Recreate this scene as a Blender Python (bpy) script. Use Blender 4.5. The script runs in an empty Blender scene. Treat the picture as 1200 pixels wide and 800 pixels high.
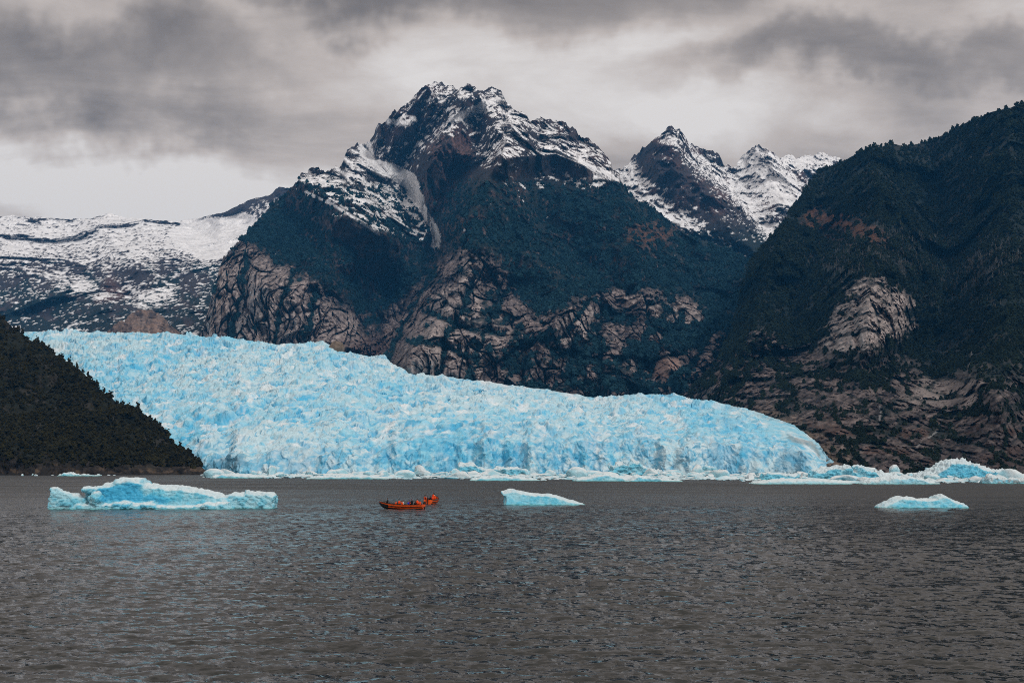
import bpy, bmesh, math, random
import numpy as np
from mathutils import Vector, Matrix

random.seed(4)
scene = bpy.context.scene
COL = scene.collection

# ------------------------------------------------------------------ camera
F, HOR, EYE = 1667.0, 546.0, 7.2          # focal length in photo pixels, horizon row, eye height (m)
cam_data = bpy.data.cameras.new('camera')
cam_data.sensor_width = 36.0
cam_data.lens = F / 1200.0 * 36.0
cam_data.shift_y = (HOR - 400.0) / 1200.0
cam_data.clip_start = 0.5
cam_data.clip_end = 60000.0
cam = bpy.data.objects.new('camera', cam_data)
COL.objects.link(cam)
cam.location = (0, 0, EYE)
cam.rotation_euler = (math.radians(90), 0, 0)
scene.camera = cam

# ------------------------------------------------------------------ light
SUN_EL, SUN_AZ = 42.0, 143.0              # sun behind the cloud, over the viewer's right shoulder
v = scene.view_settings
v.view_transform = 'Standard'; v.look = 'None'; v.exposure = 0.1; v.gamma = 1.0
v.use_curve_mapping = False
cy = scene.cycles
cy.use_denoising = False
try:
    cy.denoiser = 'OPENIMAGEDENOISE'; cy.denoising_prefilter = 'ACCURATE'
except Exception:
    pass
cy.max_bounces = 5; cy.diffuse_bounces = 2; cy.glossy_bounces = 3; cy.volume_bounces = 0
cy.transparent_max_bounces = 4
cy.use_adaptive_sampling = False
cy.pixel_filter_type = 'BLACKMAN_HARRIS'; cy.filter_width = 1.0

world = bpy.data.worlds.new('World')
scene.world = world
world.use_nodes = True


class NT:
    """tiny node-tree helper"""
    def __init__(self, tree):
        self.t = tree
    def n(self, typ, **kw):
        nd = self.t.nodes.new(typ)
        for k, val in kw.items():
            setattr(nd, k, val)
        return nd
    def link(self, a, b):
        self.t.links.new(a, b)
    def put(self, sock, val):
        if hasattr(val, 'is_output') or isinstance(val, bpy.types.NodeSocket):
            self.t.links.new(val, sock)
        else:
            sock.default_value = val
    def math(self, op, a, b=0.0, c=None, clamp=False):
        nd = self.n('ShaderNodeMath', operation=op, use_clamp=clamp)
        self.put(nd.inputs[0], a); self.put(nd.inputs[1], b)
        if c is not None:
            self.put(nd.inputs[2], c)
        return nd.outputs[0]
    def vmath(self, op, a, b=None, scale=None):
        nd = self.n('ShaderNodeVectorMath', operation=op)
        self.put(nd.inputs[0], a)
        if b is not None:
            self.put(nd.inputs[1], b)
        if scale is not None:
            self.put(nd.inputs['Scale'], scale)
        return nd.outputs['Value' if op in ('LENGTH', 'DOT_PRODUCT', 'DISTANCE') else 'Vector']
    def noise(self, vec, scale, detail=4.0, rough=0.55, dist=0.0):
        nd = self.n('ShaderNodeTexNoise')
        self.put(nd.inputs['Vector'], vec)
        nd.inputs['Scale'].default_value = scale
        nd.inputs['Detail'].default_value = detail
        nd.inputs['Roughness'].default_value = rough
        nd.inputs['Distortion'].default_value = dist
        return nd
    def maprange(self, val, a, b, c, d, smooth=False):
        nd = self.n('ShaderNodeMapRange')
        if smooth:
            nd.interpolation_type = 'SMOOTHSTEP'
        self.put(nd.inputs[0], val)
        for i, x in enumerate((a, b, c, d)):
            self.put(nd.inputs[i + 1], x)
        return nd.outputs[0]
    def ramp(self, fac, stops):
        nd = self.n('ShaderNodeValToRGB')
        self.put(nd.inputs[0], fac)
        el = nd.color_ramp.elements
        while len(el) > 1:
            el.remove(el[-1])
        el[0].position = stops[0][0]; el[0].color = (*stops[0][1], 1)
        for p, c in stops[1:]:
            e = el.new(p); e.color = (*c, 1)
        return nd.outputs[0]
    def mixc(self, fac, a, b, mode='MIX'):
        nd = self.n('ShaderNodeMix', data_type='RGBA', blend_type=mode)
        self.put(nd.inputs[0], fac)
        self.put(nd.inputs[6], a if not isinstance(a, tuple) else (*a, 1)[:4])
        self.put(nd.inputs[7], b if not isinstance(b, tuple) else (*b, 1)[:4])
        return nd.outputs[2]


def build_world():
    t = world.node_tree
    t.nodes.clear()
    g = NT(t)
    sky = g.n('ShaderNodeTexSky', sky_type='NISHITA')
    sky.sun_disc = False
    sky.sun_elevation = math.radians(SUN_EL)
    sky.sun_rotation = math.radians(SUN_AZ)
    bg_clear = g.n('ShaderNodeBackground'); bg_clear.inputs[1].default_value = 0.06
    g.link(sky.outputs[0], bg_clear.inputs[0])
    tc = g.n('ShaderNodeTexCoord')
    d = tc.outputs['Generated']
    sep = g.n('ShaderNodeSeparateXYZ'); g.link(d, sep.inputs[0])
    # flat cloud deck seen in perspective: direction divided by its height
    zc = g.math('ADD', g.math('MAXIMUM', sep.outputs[2], 0.0), 0.13)
    cb = g.n('ShaderNodeCombineXYZ')
    g.link(g.math('DIVIDE', sep.outputs[0], zc), cb.inputs[0])
    g.link(g.math('MULTIPLY', g.math('DIVIDE', sep.outputs[1], zc), 1.35), cb.inputs[1])
    cb.inputs[2].default_value = 3.7
    n1 = g.noise(cb.outputs[0], 0.95, 8.0, 0.55, 0.5)
    n2 = g.noise(cb.outputs[0], 2.6, 6.0, 0.6, 0.5)
    val = g.math('MULTIPLY', g.math('SUBTRACT', n1.outputs[0], 0.5), 1.5)
    val = g.math('ADD', val, g.math('MULTIPLY', g.math('SUBTRACT', n2.outputs[0], 0.5), 0.55))
    # thinner, brighter cloud towards the horizon
    val = g.math('ADD', val, g.maprange(sep.outputs[2], 0.04, 0.38, 0.98, 0.64, True))
    # overcast sky grows brighter overhead
    val = g.math('ADD', val, g.maprange(sep.outputs[2], 0.36, 0.95, 0.0, 0.18, True))
    # individual cloud masses, by direction
    warp = g.noise(d, 7.0, 5.0, 0.6)
    wv = g.vmath('SCALE', g.vmath('SUBTRACT', warp.outputs['Color'], (0.5, 0.5, 0.5)), scale=0.16)
    dw = g.vmath('ADD', d, wv)
    masses = [(95, 105, 240, 66, -0.50), (-60, 40, 260, 60, -0.16), (330, 8, 220, 30, -0.26), (640, -45, 760, 62, -0.26),
              (1000, 72, 330, 30, -0.30), (1090, 130, 90, 36, -0.12), (620, 80, 300, 60, 0.16),
              (150, 222, 330, 42, 0.26), (780, 160, 330, 45, 0.10), (160, 130, 50, 34, 0.12)]
    for (mx, my, sx, sy, amp) in masses:
        d0 = Vector(((mx - 600) / F, 1.0, (HOR - my) / F)).normalized()
        dl = g.vmath('MULTIPLY', g.vmath('SUBTRACT', dw, tuple(d0)),
                     (F / sx, F / (sx + sy), F / sy))
        fall = g.maprange(g.vmath('LENGTH', dl), 0.15, 1.25, amp, 0.0, True)
        val = g.math('ADD', val, fall)
    colr = g.ramp(val, [(0.0, (0.135, 0.116, 0.103)), (0.25, (0.225, 0.193, 0.172)), (0.5, (0.37, 0.32, 0.285)),
                        (0.72, (0.56, 0.488, 0.437)), (1.0, (0.80, 0.75, 0.71))])
    bg_cloud = g.n('ShaderNodeBackground'); bg_cloud.inputs[1].default_value = 1.0
    g.link(colr, bg_cloud.inputs[0])
    mix = g.n('ShaderNodeMixShader'); mix.inputs[0].default_value = 0.97
    g.link(bg_clear.outputs[0], mix.inputs[1]); g.link(bg_cloud.outputs[0], mix.inputs[2])
    out = g.n('ShaderNodeOutputWorld'); g.link(mix.outputs[0], out.inputs[0])


build_world()
sun = bpy.data.lights.new('sun', 'SUN')
sun.energy = 1.5
sun.angle = math.radians(10)
sun.color = (1.0, 0.96, 0.91)
sun_o = bpy.data.objects.new('sun', sun)
COL.objects.link(sun_o)
_a, _e = math.radians(SUN_AZ), math.radians(SUN_EL)
_to = Vector((math.sin(_a) * math.cos(_e), math.cos(_a) * math.cos(_e), math.sin(_e)))
sun_o.rotation_euler = _to.to_track_quat('Z', 'Y').to_euler()
sun_o.location = _to * 3000

# ------------------------------------------------------------------ numeric helpers
_r = np.random.RandomState(11)
PERM = _r.permutation(256).astype(np.int32)
GRAD = _r.normal(size=(256, 3)).astype(np.float32)
GRAD /= np.linalg.norm(GRAD, axis=1)[:, None]
JIT = _r.rand(256, 3).astype(np.float32)
RND = _r.rand(256).astype(np.float32)


def h3(i, j, k):
    return PERM[(PERM[(PERM[i & 255] + j) & 255] + k) & 255]


def perlin(x, y, z):
    x, y, z = (np.asarray(a, np.float32) for a in np.broadcast_arrays(x, y, z))
    i, j, k = (np.floor(a).astype(np.int32) for a in (x, y, z))
    fx, fy, fz = x - i, y - j, z - k
    u, w, q = (f * f * f * (f * (f * 6 - 15) + 10) for f in (fx, fy, fz))
    def c(a, b, e):
        g = GRAD[h3(i + a, j + b, k + e)]
        return g[..., 0] * (fx - a) + g[..., 1] * (fy - b) + g[..., 2] * (fz - e)
    x00 = c(0, 0, 0) * (1 - u) + c(1, 0, 0) * u
    x10 = c(0, 1, 0) * (1 - u) + c(1, 1, 0) * u
    x01 = c(0, 0, 1) * (1 - u) + c(1, 0, 1) * u
    x11 = c(0, 1, 1) * (1 - u) + c(1, 1, 1) * u
    return 1.6 * ((x00 * (1 - w) + x10 * w) * (1 - q) + (x01 * (1 - w) + x11 * w) * q)


def fbm(x, y, z, octv=5, gain=0.5):
    s, a, f = 0.0, 1.0, 1.0
    for o in range(octv):
        s = s + a * perlin(x * f + 7.3 * o, y * f - 3.1 * o, z * f + 1.7 * o)
        a *= gain; f *= 2.03
    return s


def ridged(x, y, z, octv=5, gain=0.5):
    s, a, f, w = 0.0, 1.0, 1.0, 1.0
    for o in range(octv):
        n = 1.0 - np.abs(perlin(x * f + 5.1 * o, y * f + 9.7 * o, z * f - 2.3 * o))
        n = n * n * w
        s = s + a * n
        w = np.clip(n * 1.6, 0, 1)
        a *= gain; f *= 2.1
    return s


def voro(x, y, z=None):
    """distance to nearest / second nearest cell point, cell id, offset"""
    x = np.asarray(x, np.float32); y = np.asarray(y, np.float32)
    flat = z is None
    z = np.zeros_like(x) if flat else np.asarray(z, np.float32)
    i, j, k = (np.floor(a).astype(np.int32) for a in (x, y, z))
    f1 = np.full(x.shape, 9.0, np.float32); f2 = f1.copy()
    cid = np.zeros(x.shape, np.int32)
    ox = np.zeros_like(x); oy = np.zeros_like(x)
    for a in (-1, 0, 1):
        for b in (-1, 0, 1):
            for e in ((0,) if flat else (-1, 0, 1)):
                h = h3(i + a, j + b, k + e)
                dx = i + a + JIT[h, 0] - x; dy = j + b + JIT[h, 1] - y
                dz = 0.0 if flat else k + e + JIT[h, 2] - z
                dd = np.sqrt(dx * dx + dy * dy + dz * dz)
                near = dd < f1
                f2 = np.where(near, f1, np.minimum(f2, dd))
                cid = np.where(near, h, cid)
                ox = np.where(near, dx, ox); oy = np.where(near, dy, oy)
                f1 = np.where(near, dd, f1)
    return f1, f2, cid, ox, oy


def sst(a, b, x):
    t = np.clip((x - a) / (b - a), 0, 1)
    return t * t * (3 - 2 * t)


def lerp(a, b, t):
    return a + (b - a) * t


def pl(pts):
    xs = np.array([p[0] for p in pts], float); ys = np.array([p[1] for p in pts], float)
    return lambda x: np.interp(x, xs, ys)


def tps(ctrl):
    c = np.array(ctrl, float)
    P = c[:, :2] / 100.0; val = np.log(c[:, 2]); n = len(P)
    r = np.linalg.norm(P[:, None] - P[None], axis=2)
    K = np.where(r > 0, r * r * np.log(r + 1e-12), 0) + np.eye(n) * 0.02
    A = np.zeros((n + 3, n + 3)); A[:n, :n] = K; A[:n, n] = 1; A[:n, n + 1:] = P
    A[n, :n] = 1; A[n + 1:, :n] = P.T
    w = np.linalg.solve(A, np.r_[val, 0, 0, 0])
    def f(px, py):
        x, y = px / 100.0, py / 100.0
        s = w[n] + w[n + 1] * x + w[n + 2] * y
        for q in range(n):
            rr = (x - P[q, 0]) ** 2 + (y - P[q, 1]) ** 2
            s = s + w[q] * 0.5 * rr * np.log(rr + 1e-12)
        return np.exp(s)
    return f


def linedist(px, py, pts):
    best = np.full(px.shape, 1e9)
    for (ax, ay), (bx, by) in zip(pts[:-1], pts[1:]):
        vx, vy = bx - ax, by - ay
        t = np.clip(((px - ax) * vx + (py - ay) * vy) / (vx * vx + vy * vy), 0, 1)
        best = np.minimum(best, np.hypot(px - ax - t * vx, py - ay - t * vy))
    return best


def poly(px, py, pts, soft=6.0, wob=0.0):
    """1 inside the outline, 0 outside, soft uneven edge"""
    d = linedist(px, py, list(pts) + [pts[0]])
    inside = np.zeros(px.shape, bool)
    for (ax, ay), (bx, by) in zip(pts, list(pts[1:]) + [pts[0]]):
        if ay == by:
            continue
        cond = (ay > py) != (by > py)
        inside ^= cond & (px < (bx - ax) * (py - ay) / (by - ay) + ax)
    return sst(-soft, soft, np.where(inside, d, -d) + wob)


def to_world(px, py, d):
    return np.stack([(px - 600.0) / F * d, d + 0 * px, EYE + (HOR - py) / F * d], -1)


def push(P, amount):
    v_ = P - np.array((0, 0, EYE))
    return P - v_ / np.linalg.norm(v_, axis=-1, keepdims=True) * np.asarray(amount)[..., None]


def jag(top, amp, wl, seed):
    return lambda x: top(x) + amp * fbm(np.asarray(x, float) / wl, 0 * np.asarray(x, float) + seed, 0.5, 4, 0.6)


def grid_normals(P):
    du = np.gradient(P, axis=1); dv = np.gradient(P, axis=0)
    n = np.cross(du, dv)
    return n / (np.linalg.norm(n, axis=-1, keepdims=True) + 1e-9)


# ------------------------------------------------------------------ mesh helpers
def fast_mesh(name, verts, faces, smooth=True):
    """faces: (n,4) or (n,3) int array"""
    me = bpy.data.meshes.new(name)
    verts = np.ascontiguousarray(verts, np.float32).reshape(-1, 3)
    faces = np.ascontiguousarray(faces, np.int32)
    k = faces.shape[1]
    me.vertices.add(len(verts)); me.vertices.foreach_set('co', verts.ravel())
    me.loops.add(faces.size); me.loops.foreach_set('vertex_index', faces.ravel())
    me.polygons.add(len(faces))
    me.polygons.foreach_set('loop_start', np.arange(0, faces.size, k, dtype=np.int32))
    if not smooth:
        at = me.attributes.new('sharp_face', 'BOOLEAN', 'FACE')
        at.data.foreach_set('value', np.ones(len(faces), bool))
    me.update(calc_edges=True)
    return me


def set_col(me, col, name='tint'):
    at = me.color_attributes.new(name, 'FLOAT_COLOR', 'POINT')
    c = np.ones((len(me.vertices), 4), np.float32); c[:, :3] = np.asarray(col).reshape(-1, 3)
    at.data.foreach_set('color', c.ravel())


def grid_faces(nv, nu, flip=False):
    a = (np.arange(nv - 1)[:, None] * nu + np.arange(nu - 1)[None]).ravel()
    q = np.stack([a, a + 1, a + nu + 1, a + nu], 1)
    return q[:, ::-1] if flip else q


def link(o, parent=None):
    COL.objects.link(o)
    if parent is not None:
        o.parent = parent
    return o


def mk(name, me, mat=None, parent=None, loc=None, rz=None):
    o = bpy.data.objects.new(name, me)
    if mat is not None and len(me.materials) == 0:
        me.materials.append(mat)
    if loc is not None:
        o.location = loc
    if rz is not None:
        o.rotation_euler = (0, 0, rz)
    return link(o, parent)


def empty(name, loc, rz=0.0):
    o = bpy.data.objects.new(name, None)
    o.location = loc; o.rotation_euler = (0, 0, rz); o.empty_display_size = 0.3
    return link(o)


def tag(o, label, cat, group=None):
    o['label'] = label; o['category'] = cat
    if group:
        o['group'] = group
    return o


def struct(o, label=None, kind='structure'):
    o['kind'] = kind
    if label:
        o['label'] = label
    return o


# ------------------------------------------------------------------ materials
def pmat(name, build):
    m = bpy.data.materials.new(name)
    m.use_nodes = True
    g = NT(m.node_tree)
    b = m.node_tree.nodes['Principled BSDF']
    build(g, b)
    return m


def m_terrain(scale, bump, rough=0.9):
    def f(g, b):
        at = g.n('ShaderNodeAttribute', attribute_name='tint')
        geo = g.n('ShaderNodeNewGeometry')
        n = g.noise(geo.outputs['Position'], scale, 6.0, 0.65)
        n2 = g.noise(geo.outputs['Position'], scale * 0.17, 4.0, 0.6)
        k = g.math('MULTIPLY', g.maprange(n.outputs[0], 0.25, 0.75, 0.62, 1.38), g.maprange(n2.outputs[0], 0.3, 0.7, 0.82, 1.18))
        g.link(g.vmath('SCALE', at.outputs['Color'], scale=k), b.inputs['Base Color'])
        b.inputs['Roughness'].default_value = rough
        b.inputs['Specular IOR Level'].default_value = 0.15
        bp = g.n('ShaderNodeBump'); bp.inputs['Strength'].default_value = 0.8; bp.inputs['Distance'].default_value = bump
        g.link(n.outputs[0], bp.inputs['Height']); g.link(bp.outputs[0], b.inputs['Normal'])
    return f


M = {}
M['far_rock'] = pmat('far_mountain_rock_snow', m_terrain(0.06, 6.0))
M['near_rock'] = pmat('near_mountain_rock', m_terrain(0.11, 3.0))


def m_ice(scale, bump, rough=0.45):
    def f(g, b):
        at = g.n('ShaderNodeAttribute', attribute_name='tint')
        geo = g.n('ShaderNodeNewGeometry')
        n = g.noise(geo.outputs['Position'], scale, 5.0, 0.6)
        k = g.maprange(n.outputs[0], 0.25, 0.75, 0.86, 1.1)
        g.link(g.vmath('SCALE', at.outputs['Color'], scale=k), b.inputs['Base Color'])
        b.inputs['Roughness'].default_value = rough
        b.inputs['IOR'].default_value = 1.31
        b.inputs['Specular IOR Level'].default_value = 0.35
        bp = g.n('ShaderNodeBump'); bp.inputs['Strength'].default_value = 0.7; bp.inputs['Distance'].default_value = bump
        g.link(n.outputs[0], bp.inputs['Height']); g.link(bp.outputs[0], b.inputs['Normal'])
    return f


M['glacier'] = pmat('glacier_ice', m_ice(0.35, 1.2, 0.6))
M['berg'] = pmat('iceberg_ice', m_ice(2.2, 0.12, 0.35))
M['brash'] = pmat('brash_ice', m_ice(0.8, 0.4, 0.5))


def m_water(g, b):
    geo = g.n('ShaderNodeNewGeometry')
    mp = g.n('ShaderNodeMapping'); g.link(geo.outputs['Position'], mp.inputs[0])
    mp.inputs['Rotation'].default_value = (0, 0, 0.12)
    mp.inputs['Scale'].default_value = (0.34, 1.0, 1.0)
    n1 = g.noise(mp.outputs[0], 1.8, 6.0, 0.64, 0.5)
    tilt = g.vmath('MULTIPLY', g.vmath('SUBTRACT', n1.outputs['Color'], (0.5, 0.5, 0.5)), (1.0, 1.6, 0.0))
    n2 = g.noise(mp.outputs[0], 9.0, 4.0, 0.6, 0.4)
    tilt = g.vmath('ADD', tilt, g.vmath('MULTIPLY', g.vmath('SUBTRACT', n2.outputs['Color'], (0.5, 0.5, 0.5)), (0.5, 0.8, 0.0)))
    ru = g.n('ShaderNodeAttribute', attribute_name='unresolved')      # slope of the ripples finer than the mesh
    tilt = g.vmath('SCALE', tilt, scale=g.maprange(ru.outputs['Fac'], 0.10, 0.44, 1.15, 0.35))
    gs = g.noise(mp.outputs[0], 0.035, 3.0, 0.65, 0.3)
    g.link(g.math('MULTIPLY', ru.outputs['Fac'], g.maprange(gs.outputs[0], 0.3, 0.7, 0.7, 1.3)), b.inputs['Roughness'])
    n3 = g.noise(mp.outputs[0], 0.05, 3.0, 0.6, 0.3)              # gusts roughen the water in streaks
    tilt = g.vmath('SCALE', tilt, scale=g.maprange(n3.outputs[0], 0.3, 0.7, 0.55, 1.45))
    nv_ = g.vmath('NORMALIZE', g.vmath('ADD', geo.outputs['Normal'], tilt))
    g.link(nv_, b.inputs['Normal'])
    b.inputs['Base Color'].default_value = (0.019, 0.0215, 0.0205, 1)
    b.inputs['IOR'].default_value = 1.333


M['water'] = pmat('fjord_water', m_water)


def m_foliage(dark, light, sc):
    def f(g, b):
        oi = g.n('ShaderNodeObjectInfo')
        geo = g.n('ShaderNodeNewGeometry')
        n = g.noise(geo.outputs['Position'], sc, 6.0, 0.65)
        fac = g.math('ADD', g.math('MULTIPLY', n.outputs[0], 0.7), g.math('MULTIPLY', oi.outputs['Random'], 0.5), clamp=True)
        g.link(g.ramp(fac, [(0.25, dark), (0.9, light)]), b.inputs['Base Color'])
        b.inputs['Roughness'].default_value = 0.9
        b.inputs['Specular IOR Level'].default_value = 0.1
    return f


M['leaf_far'] = pmat('haze_tinted_foliage', m_foliage((0.004, 0.019, 0.029), (0.017, 0.053, 0.066), 0.012))  # blue of the distant haze put into the leaf colour; the trees are green
M['leaf_right'] = pmat('valley_forest_foliage', m_foliage((0.003, 0.008, 0.006), (0.017, 0.027, 0.017), 0.012))
M['leaf_dead'] = pmat('pale_dead_tree_wood', m_foliage((0.06, 0.06, 0.055), (0.16, 0.155, 0.145), 0.05))
M['leaf_near'] = pmat('headland_foliage', m_foliage((0.005, 0.0055, 0.002), (0.028, 0.026, 0.010), 0.03))


def m_plain(col, rough=0.5, spec=0.4, var=0.25, sc=3.0):
    def f(g, b):
        tc = g.n('ShaderNodeTexCoord')
        n = g.noise(tc.outputs['Object'], sc, 4.0, 0.6)
        k = g.maprange(n.outputs[0], 0.3, 0.7, 1 - var, 1 + var)
        g.link(g.vmath('SCALE', col, scale=k), b.inputs['Base Color'])
        b.inputs['Roughness'].default_value = rough
        b.inputs['Specular IOR Level'].default_value = spec
    return f


M['hull_orange'] = pmat('orange_hull_paint', m_plain((0.88, 0.115, 0.010), 0.45))
M['hull_dark'] = pmat('black_rubber', m_plain((0.018, 0.016, 0.016), 0.6))
M['deck'] = pmat('grey_deck', m_plain((0.16, 0.15, 0.14), 0.7))
M['steel'] = pmat('brushed_rail', m_plain((0.35, 0.35, 0.35), 0.35))
M['skin'] = pmat('skin', m_plain((0.42, 0.24, 0.17), 0.6, 0.3, 0.06))
M['eye'] = pmat('dark_eye', m_plain((0.02, 0.015, 0.012), 0.3))
M['vest'] = pmat('orange_vest', m_plain((0.88, 0.08, 0.012), 0.7, 0.2, 0.12))
for _n, _c in (('black', (0.012, 0.012, 0.014)), ('navy', (0.012, 0.02, 0.06)), ('blue', (0.02, 0.06, 0.55)),
               ('teal', (0.03, 0.28, 0.33)), ('red', (0.45, 0.02, 0.015)), ('grey', (0.12, 0.12, 0.13)),
               ('cream', (0.6, 0.55, 0.48)), ('maroon', (0.12, 0.02, 0.03)), ('orange', (0.7, 0.09, 0.012))):
    M['cloth_' + _n] = pmat('cloth_' + _n, m_plain(_c, 0.85, 0.1, 0.2, 6.0))
M['bark'] = pmat('tree_bark', m_plain((0.05, 0.04, 0.032), 0.9, 0.1))

# ================================================================== TERRAIN
C_ROCK = np.array((0.275, 0.222, 0.208)); C_SLAB = np.array((0.56, 0.48, 0.45)); C_DARK = np.array((0.034, 0.030, 0.034))
C_RED = np.array((0.135, 0.078, 0.070)); C_VEG = np.array((0.009, 0.020, 0.023)); C_SNOW = np.array((0.84, 0.84, 0.855))  # C_VEG is blued to carry haze on the far forest slopes
C_BROWN = np.array((0.135, 0.066, 0.042)); C_SCRUB = np.array((0.040, 0.036, 0.028))


def mixa(col, c, m):
    return col + (np.asarray(c) - col) * np.asarray(m)[..., None]


def build_sheet(name, xs, ybot, ytop, nv, depth, disp, paint, mat, back=6, back_step=90.0, back_drop=1.0, flipcheck=True, smooth=True, after=None):
    """A slope from its foot (ybot) to its skyline (ytop), with its own distance everywhere, and a back slope behind."""
    nu = len(xs)
    px = np.repeat(xs[None], nv, 0)
    s = np.linspace(0, 1, nv)[:, None]
    yb = ybot(xs)[None]; yt = ytop(xs)[None]
    py = yb + (np.minimum(yt, yb - 1.0) - yb) * s
    d = depth(px, py)
    P = to_world(px, py, d)
    ss = s + 0 * px
    P, extra = disp(P, px, py, ss)
    N = grid_normals(P)
    N = np.where(N[..., 1:2] > 0, -N, N) if flipcheck else N
    col = paint(P, N, px, py, ss, extra)
    if back:
        k = np.arange(1, back + 1)[:, None, None]
        top = P[-1][None]
        jit = perlin(P[-1][None, :, 0] * 0.004, k[..., 0] * 0.9, 3.3)[..., None]
        away = (top - np.array((0, 0, EYE))); away = away / np.linalg.norm(away, axis=-1, keepdims=True)
        Pb = top + away * (k * back_step * 1.6) - (k ** 2 * 0.17 * back_step * back_drop) * np.array((0, 0, 1.0)) - np.abs(jit) * k * np.array((0, 0, back_step * 0.1))
        P = np.concatenate([P, Pb], 0)
        col = np.concatenate([col, np.repeat(col[-1:], back, 0)], 0)
    if after:
        P, col = after(P, col, xs)
    P[..., 2] = np.maximum(P[..., 2], -3.0)
    me = fast_mesh(name, P, grid_faces(P.shape[0], nu), smooth)
    set_col(me, col)
    o = mk(name, me, mat)
    return o, P, col, extra


# ---- glacier outline (shared by everything that meets the ice)
ICE_TOP = pl([(-80, 388), (25, 388), (130, 390), (230, 392), (240, 395), (300, 401), (322, 405), (345, 402), (378, 400), (392, 408),
              (402, 412), (425, 417), (440, 418), (470, 432), (480, 440), (540, 444), (600, 450), (650, 458), (700, 466),
              (742, 464), (800, 466), (850, 472), (890, 482), (930, 497), (955, 515), (963, 524), (968, 532), (976, 539), (982, 549), (992, 556)])
ICE_FAR = pl([(-80, 5300), (30, 5300), (237, 4400), (330, 4200), (385, 4120), (440, 3850), (480, 3550), (600, 3330), (700, 3220),
              (790, 3100), (850, 2450), (890, 2050), (930, 1700), (955, 1430), (966, 1330), (990, 1250)])

ICE_CREST = pl([(-80, 2500), (30, 2450), (237, 2250), (385, 2080), (480, 1960), (600, 1880), (700, 1820), (800, 1740), (850, 1650),
                (890, 1570), (930, 1470), (955, 1385), (966, 1320), (990, 1250)])

# ---- distant snowy range (left)
LR_TOP = pl([(-140, 240), (-60, 248), (0, 253), (27, 253), (60, 255), (80, 257), (110, 255), (127, 250), (147, 255), (173, 256), (187, 259),
             (213, 259), (243, 253), (267, 247), (290, 235), (317, 228), (327, 219), (340, 221), (353, 210), (420, 190)])
LR_D = tps([(-140, 400, 5400), (0, 400, 5400), (120, 400, 5000), (240, 400, 4700), (420, 400, 4800), (0, 350, 6200), (120, 350, 6200), (220, 340, 5800),
            (0, 300, 7400), (120, 300, 7600), (250, 290, 7600), (0, 253, 8800), (127, 250, 9000), (213, 258, 8800), (330, 220, 8600), (420, 190, 8600),
            (-140, 240, 8800), (420, 300, 7000)])


def lr_depth(px, py):
    d = LR_D(px, py)
    for pts, A, w in (([(0, 300), (60, 330), (150, 365)], -260, 40), ([(230, 300), (200, 340), (150, 350)], 300, 34),
                      ([(110, 262), (150, 300), (170, 330)], -220, 26), ([(213, 262), (260, 285), (290, 262)], 260, 30)):
        d = d + A * np.clip(1 - linedist(px, py, pts) / w, 0, 1)
    return d


def lr_disp(P, px, py, s):
    X, Y, Z = P[..., 0], P[..., 1], P[..., 2]
    n = ridged(X / 560, Y / 1500, Z / 520, 6, 0.5) - 0.9
    f = fbm(X / 120, Y / 300, Z / 80, 4, 0.55)
    return push(P, 190 * n + 34 * f), n


def lr_paint(P, N, px, py, s, n):
    nz = N[..., 2]
    w = fbm(px / 22.0, py / 16.0, 0.5, 4, 0.6)
    fine = fbm(P[..., 0] / 24.0, P[..., 1] / 60.0, P[..., 2] / 14.0, 4, 0.62)
    fine = fine - 0.5 * (ridged(P[..., 0] / 60.0, P[..., 1] / 160.0, P[..., 2] / 36.0, 3, 0.6) - 0.75)
    col = np.zeros(P.shape) + C_DARK * 1.3
    col = mixa(col, C_VEG * 1.0, sst(-0.1, 0.4, w + (py - 325) / 60))
    col = mixa(col, C_RED * 0.9, poly(px, py, [(115, 352), (128, 318), (150, 345), (140, 352)], 8, 5 * w) * 0.8)
    col = mixa(col, C_ROCK, sst(0.2, 0.7, fine) * sst(340, 385, py) * 0.6)
    line = pl([(-100, 312), (0, 318), (40, 312), (80, 306), (130, 322), (190, 310), (250, 312), (300, 268), (345, 235)])(px)
    a = -0.55 * sst(-2, 26, py - line) + sst(30, -30, py - line) * 0.95 - 0.34
    tongue = poly(px, py, [(150, 350), (140, 330), (205, 338), (200, 352), (170, 358)], 10) * 0.55 + poly(px, py, [(85, 335), (105, 333), (130, 345), (120, 350)], 6) * 0.6
    tongue += poly(px, py, [(20, 310), (70, 312), (105, 330), (90, 340), (40, 325)], 12) * 0.35
    a = np.maximum(a, tongue)
    field = poly(px, py, [(213, 261), (240, 256), (285, 250), (300, 262), (262, 302), (240, 303), (215, 290), (200, 275)], 7, 4 * w)
    dark = poly(px, py, [(243, 254), (300, 228), (330, 218), (338, 226), (300, 247), (250, 256)], 3, 2 * w)
    q = a + 0.8 * (nz - 0.68) + 0.62 * fine + 0.16 * w
    q = np.maximum(q, field * 1.3 - 0.25 * np.maximum(fine - 0.35, 0) * 4)
    q = q - dark * (0.35 + 0.3 * fine)
    crest = sst(0.06, 0.0, 1 - s) * (0.45 + 0.9 * fine)
    q = q - crest * 0.55
    return mixa(col, C_SNOW, sst(0.34, 0.50, q))


lr, lrP, _, _ = build_sheet('snowy_range', np.linspace(-140, 420, 480), lambda x: 402 + 0 * x, jag(LR_TOP, 1.2, 9.0, 2.0), 190, lr_depth, lr_disp, lr_paint, M['far_rock'], 6, 150)
struct(lr, 'low distant snow covered range beyond the glacier')

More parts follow.
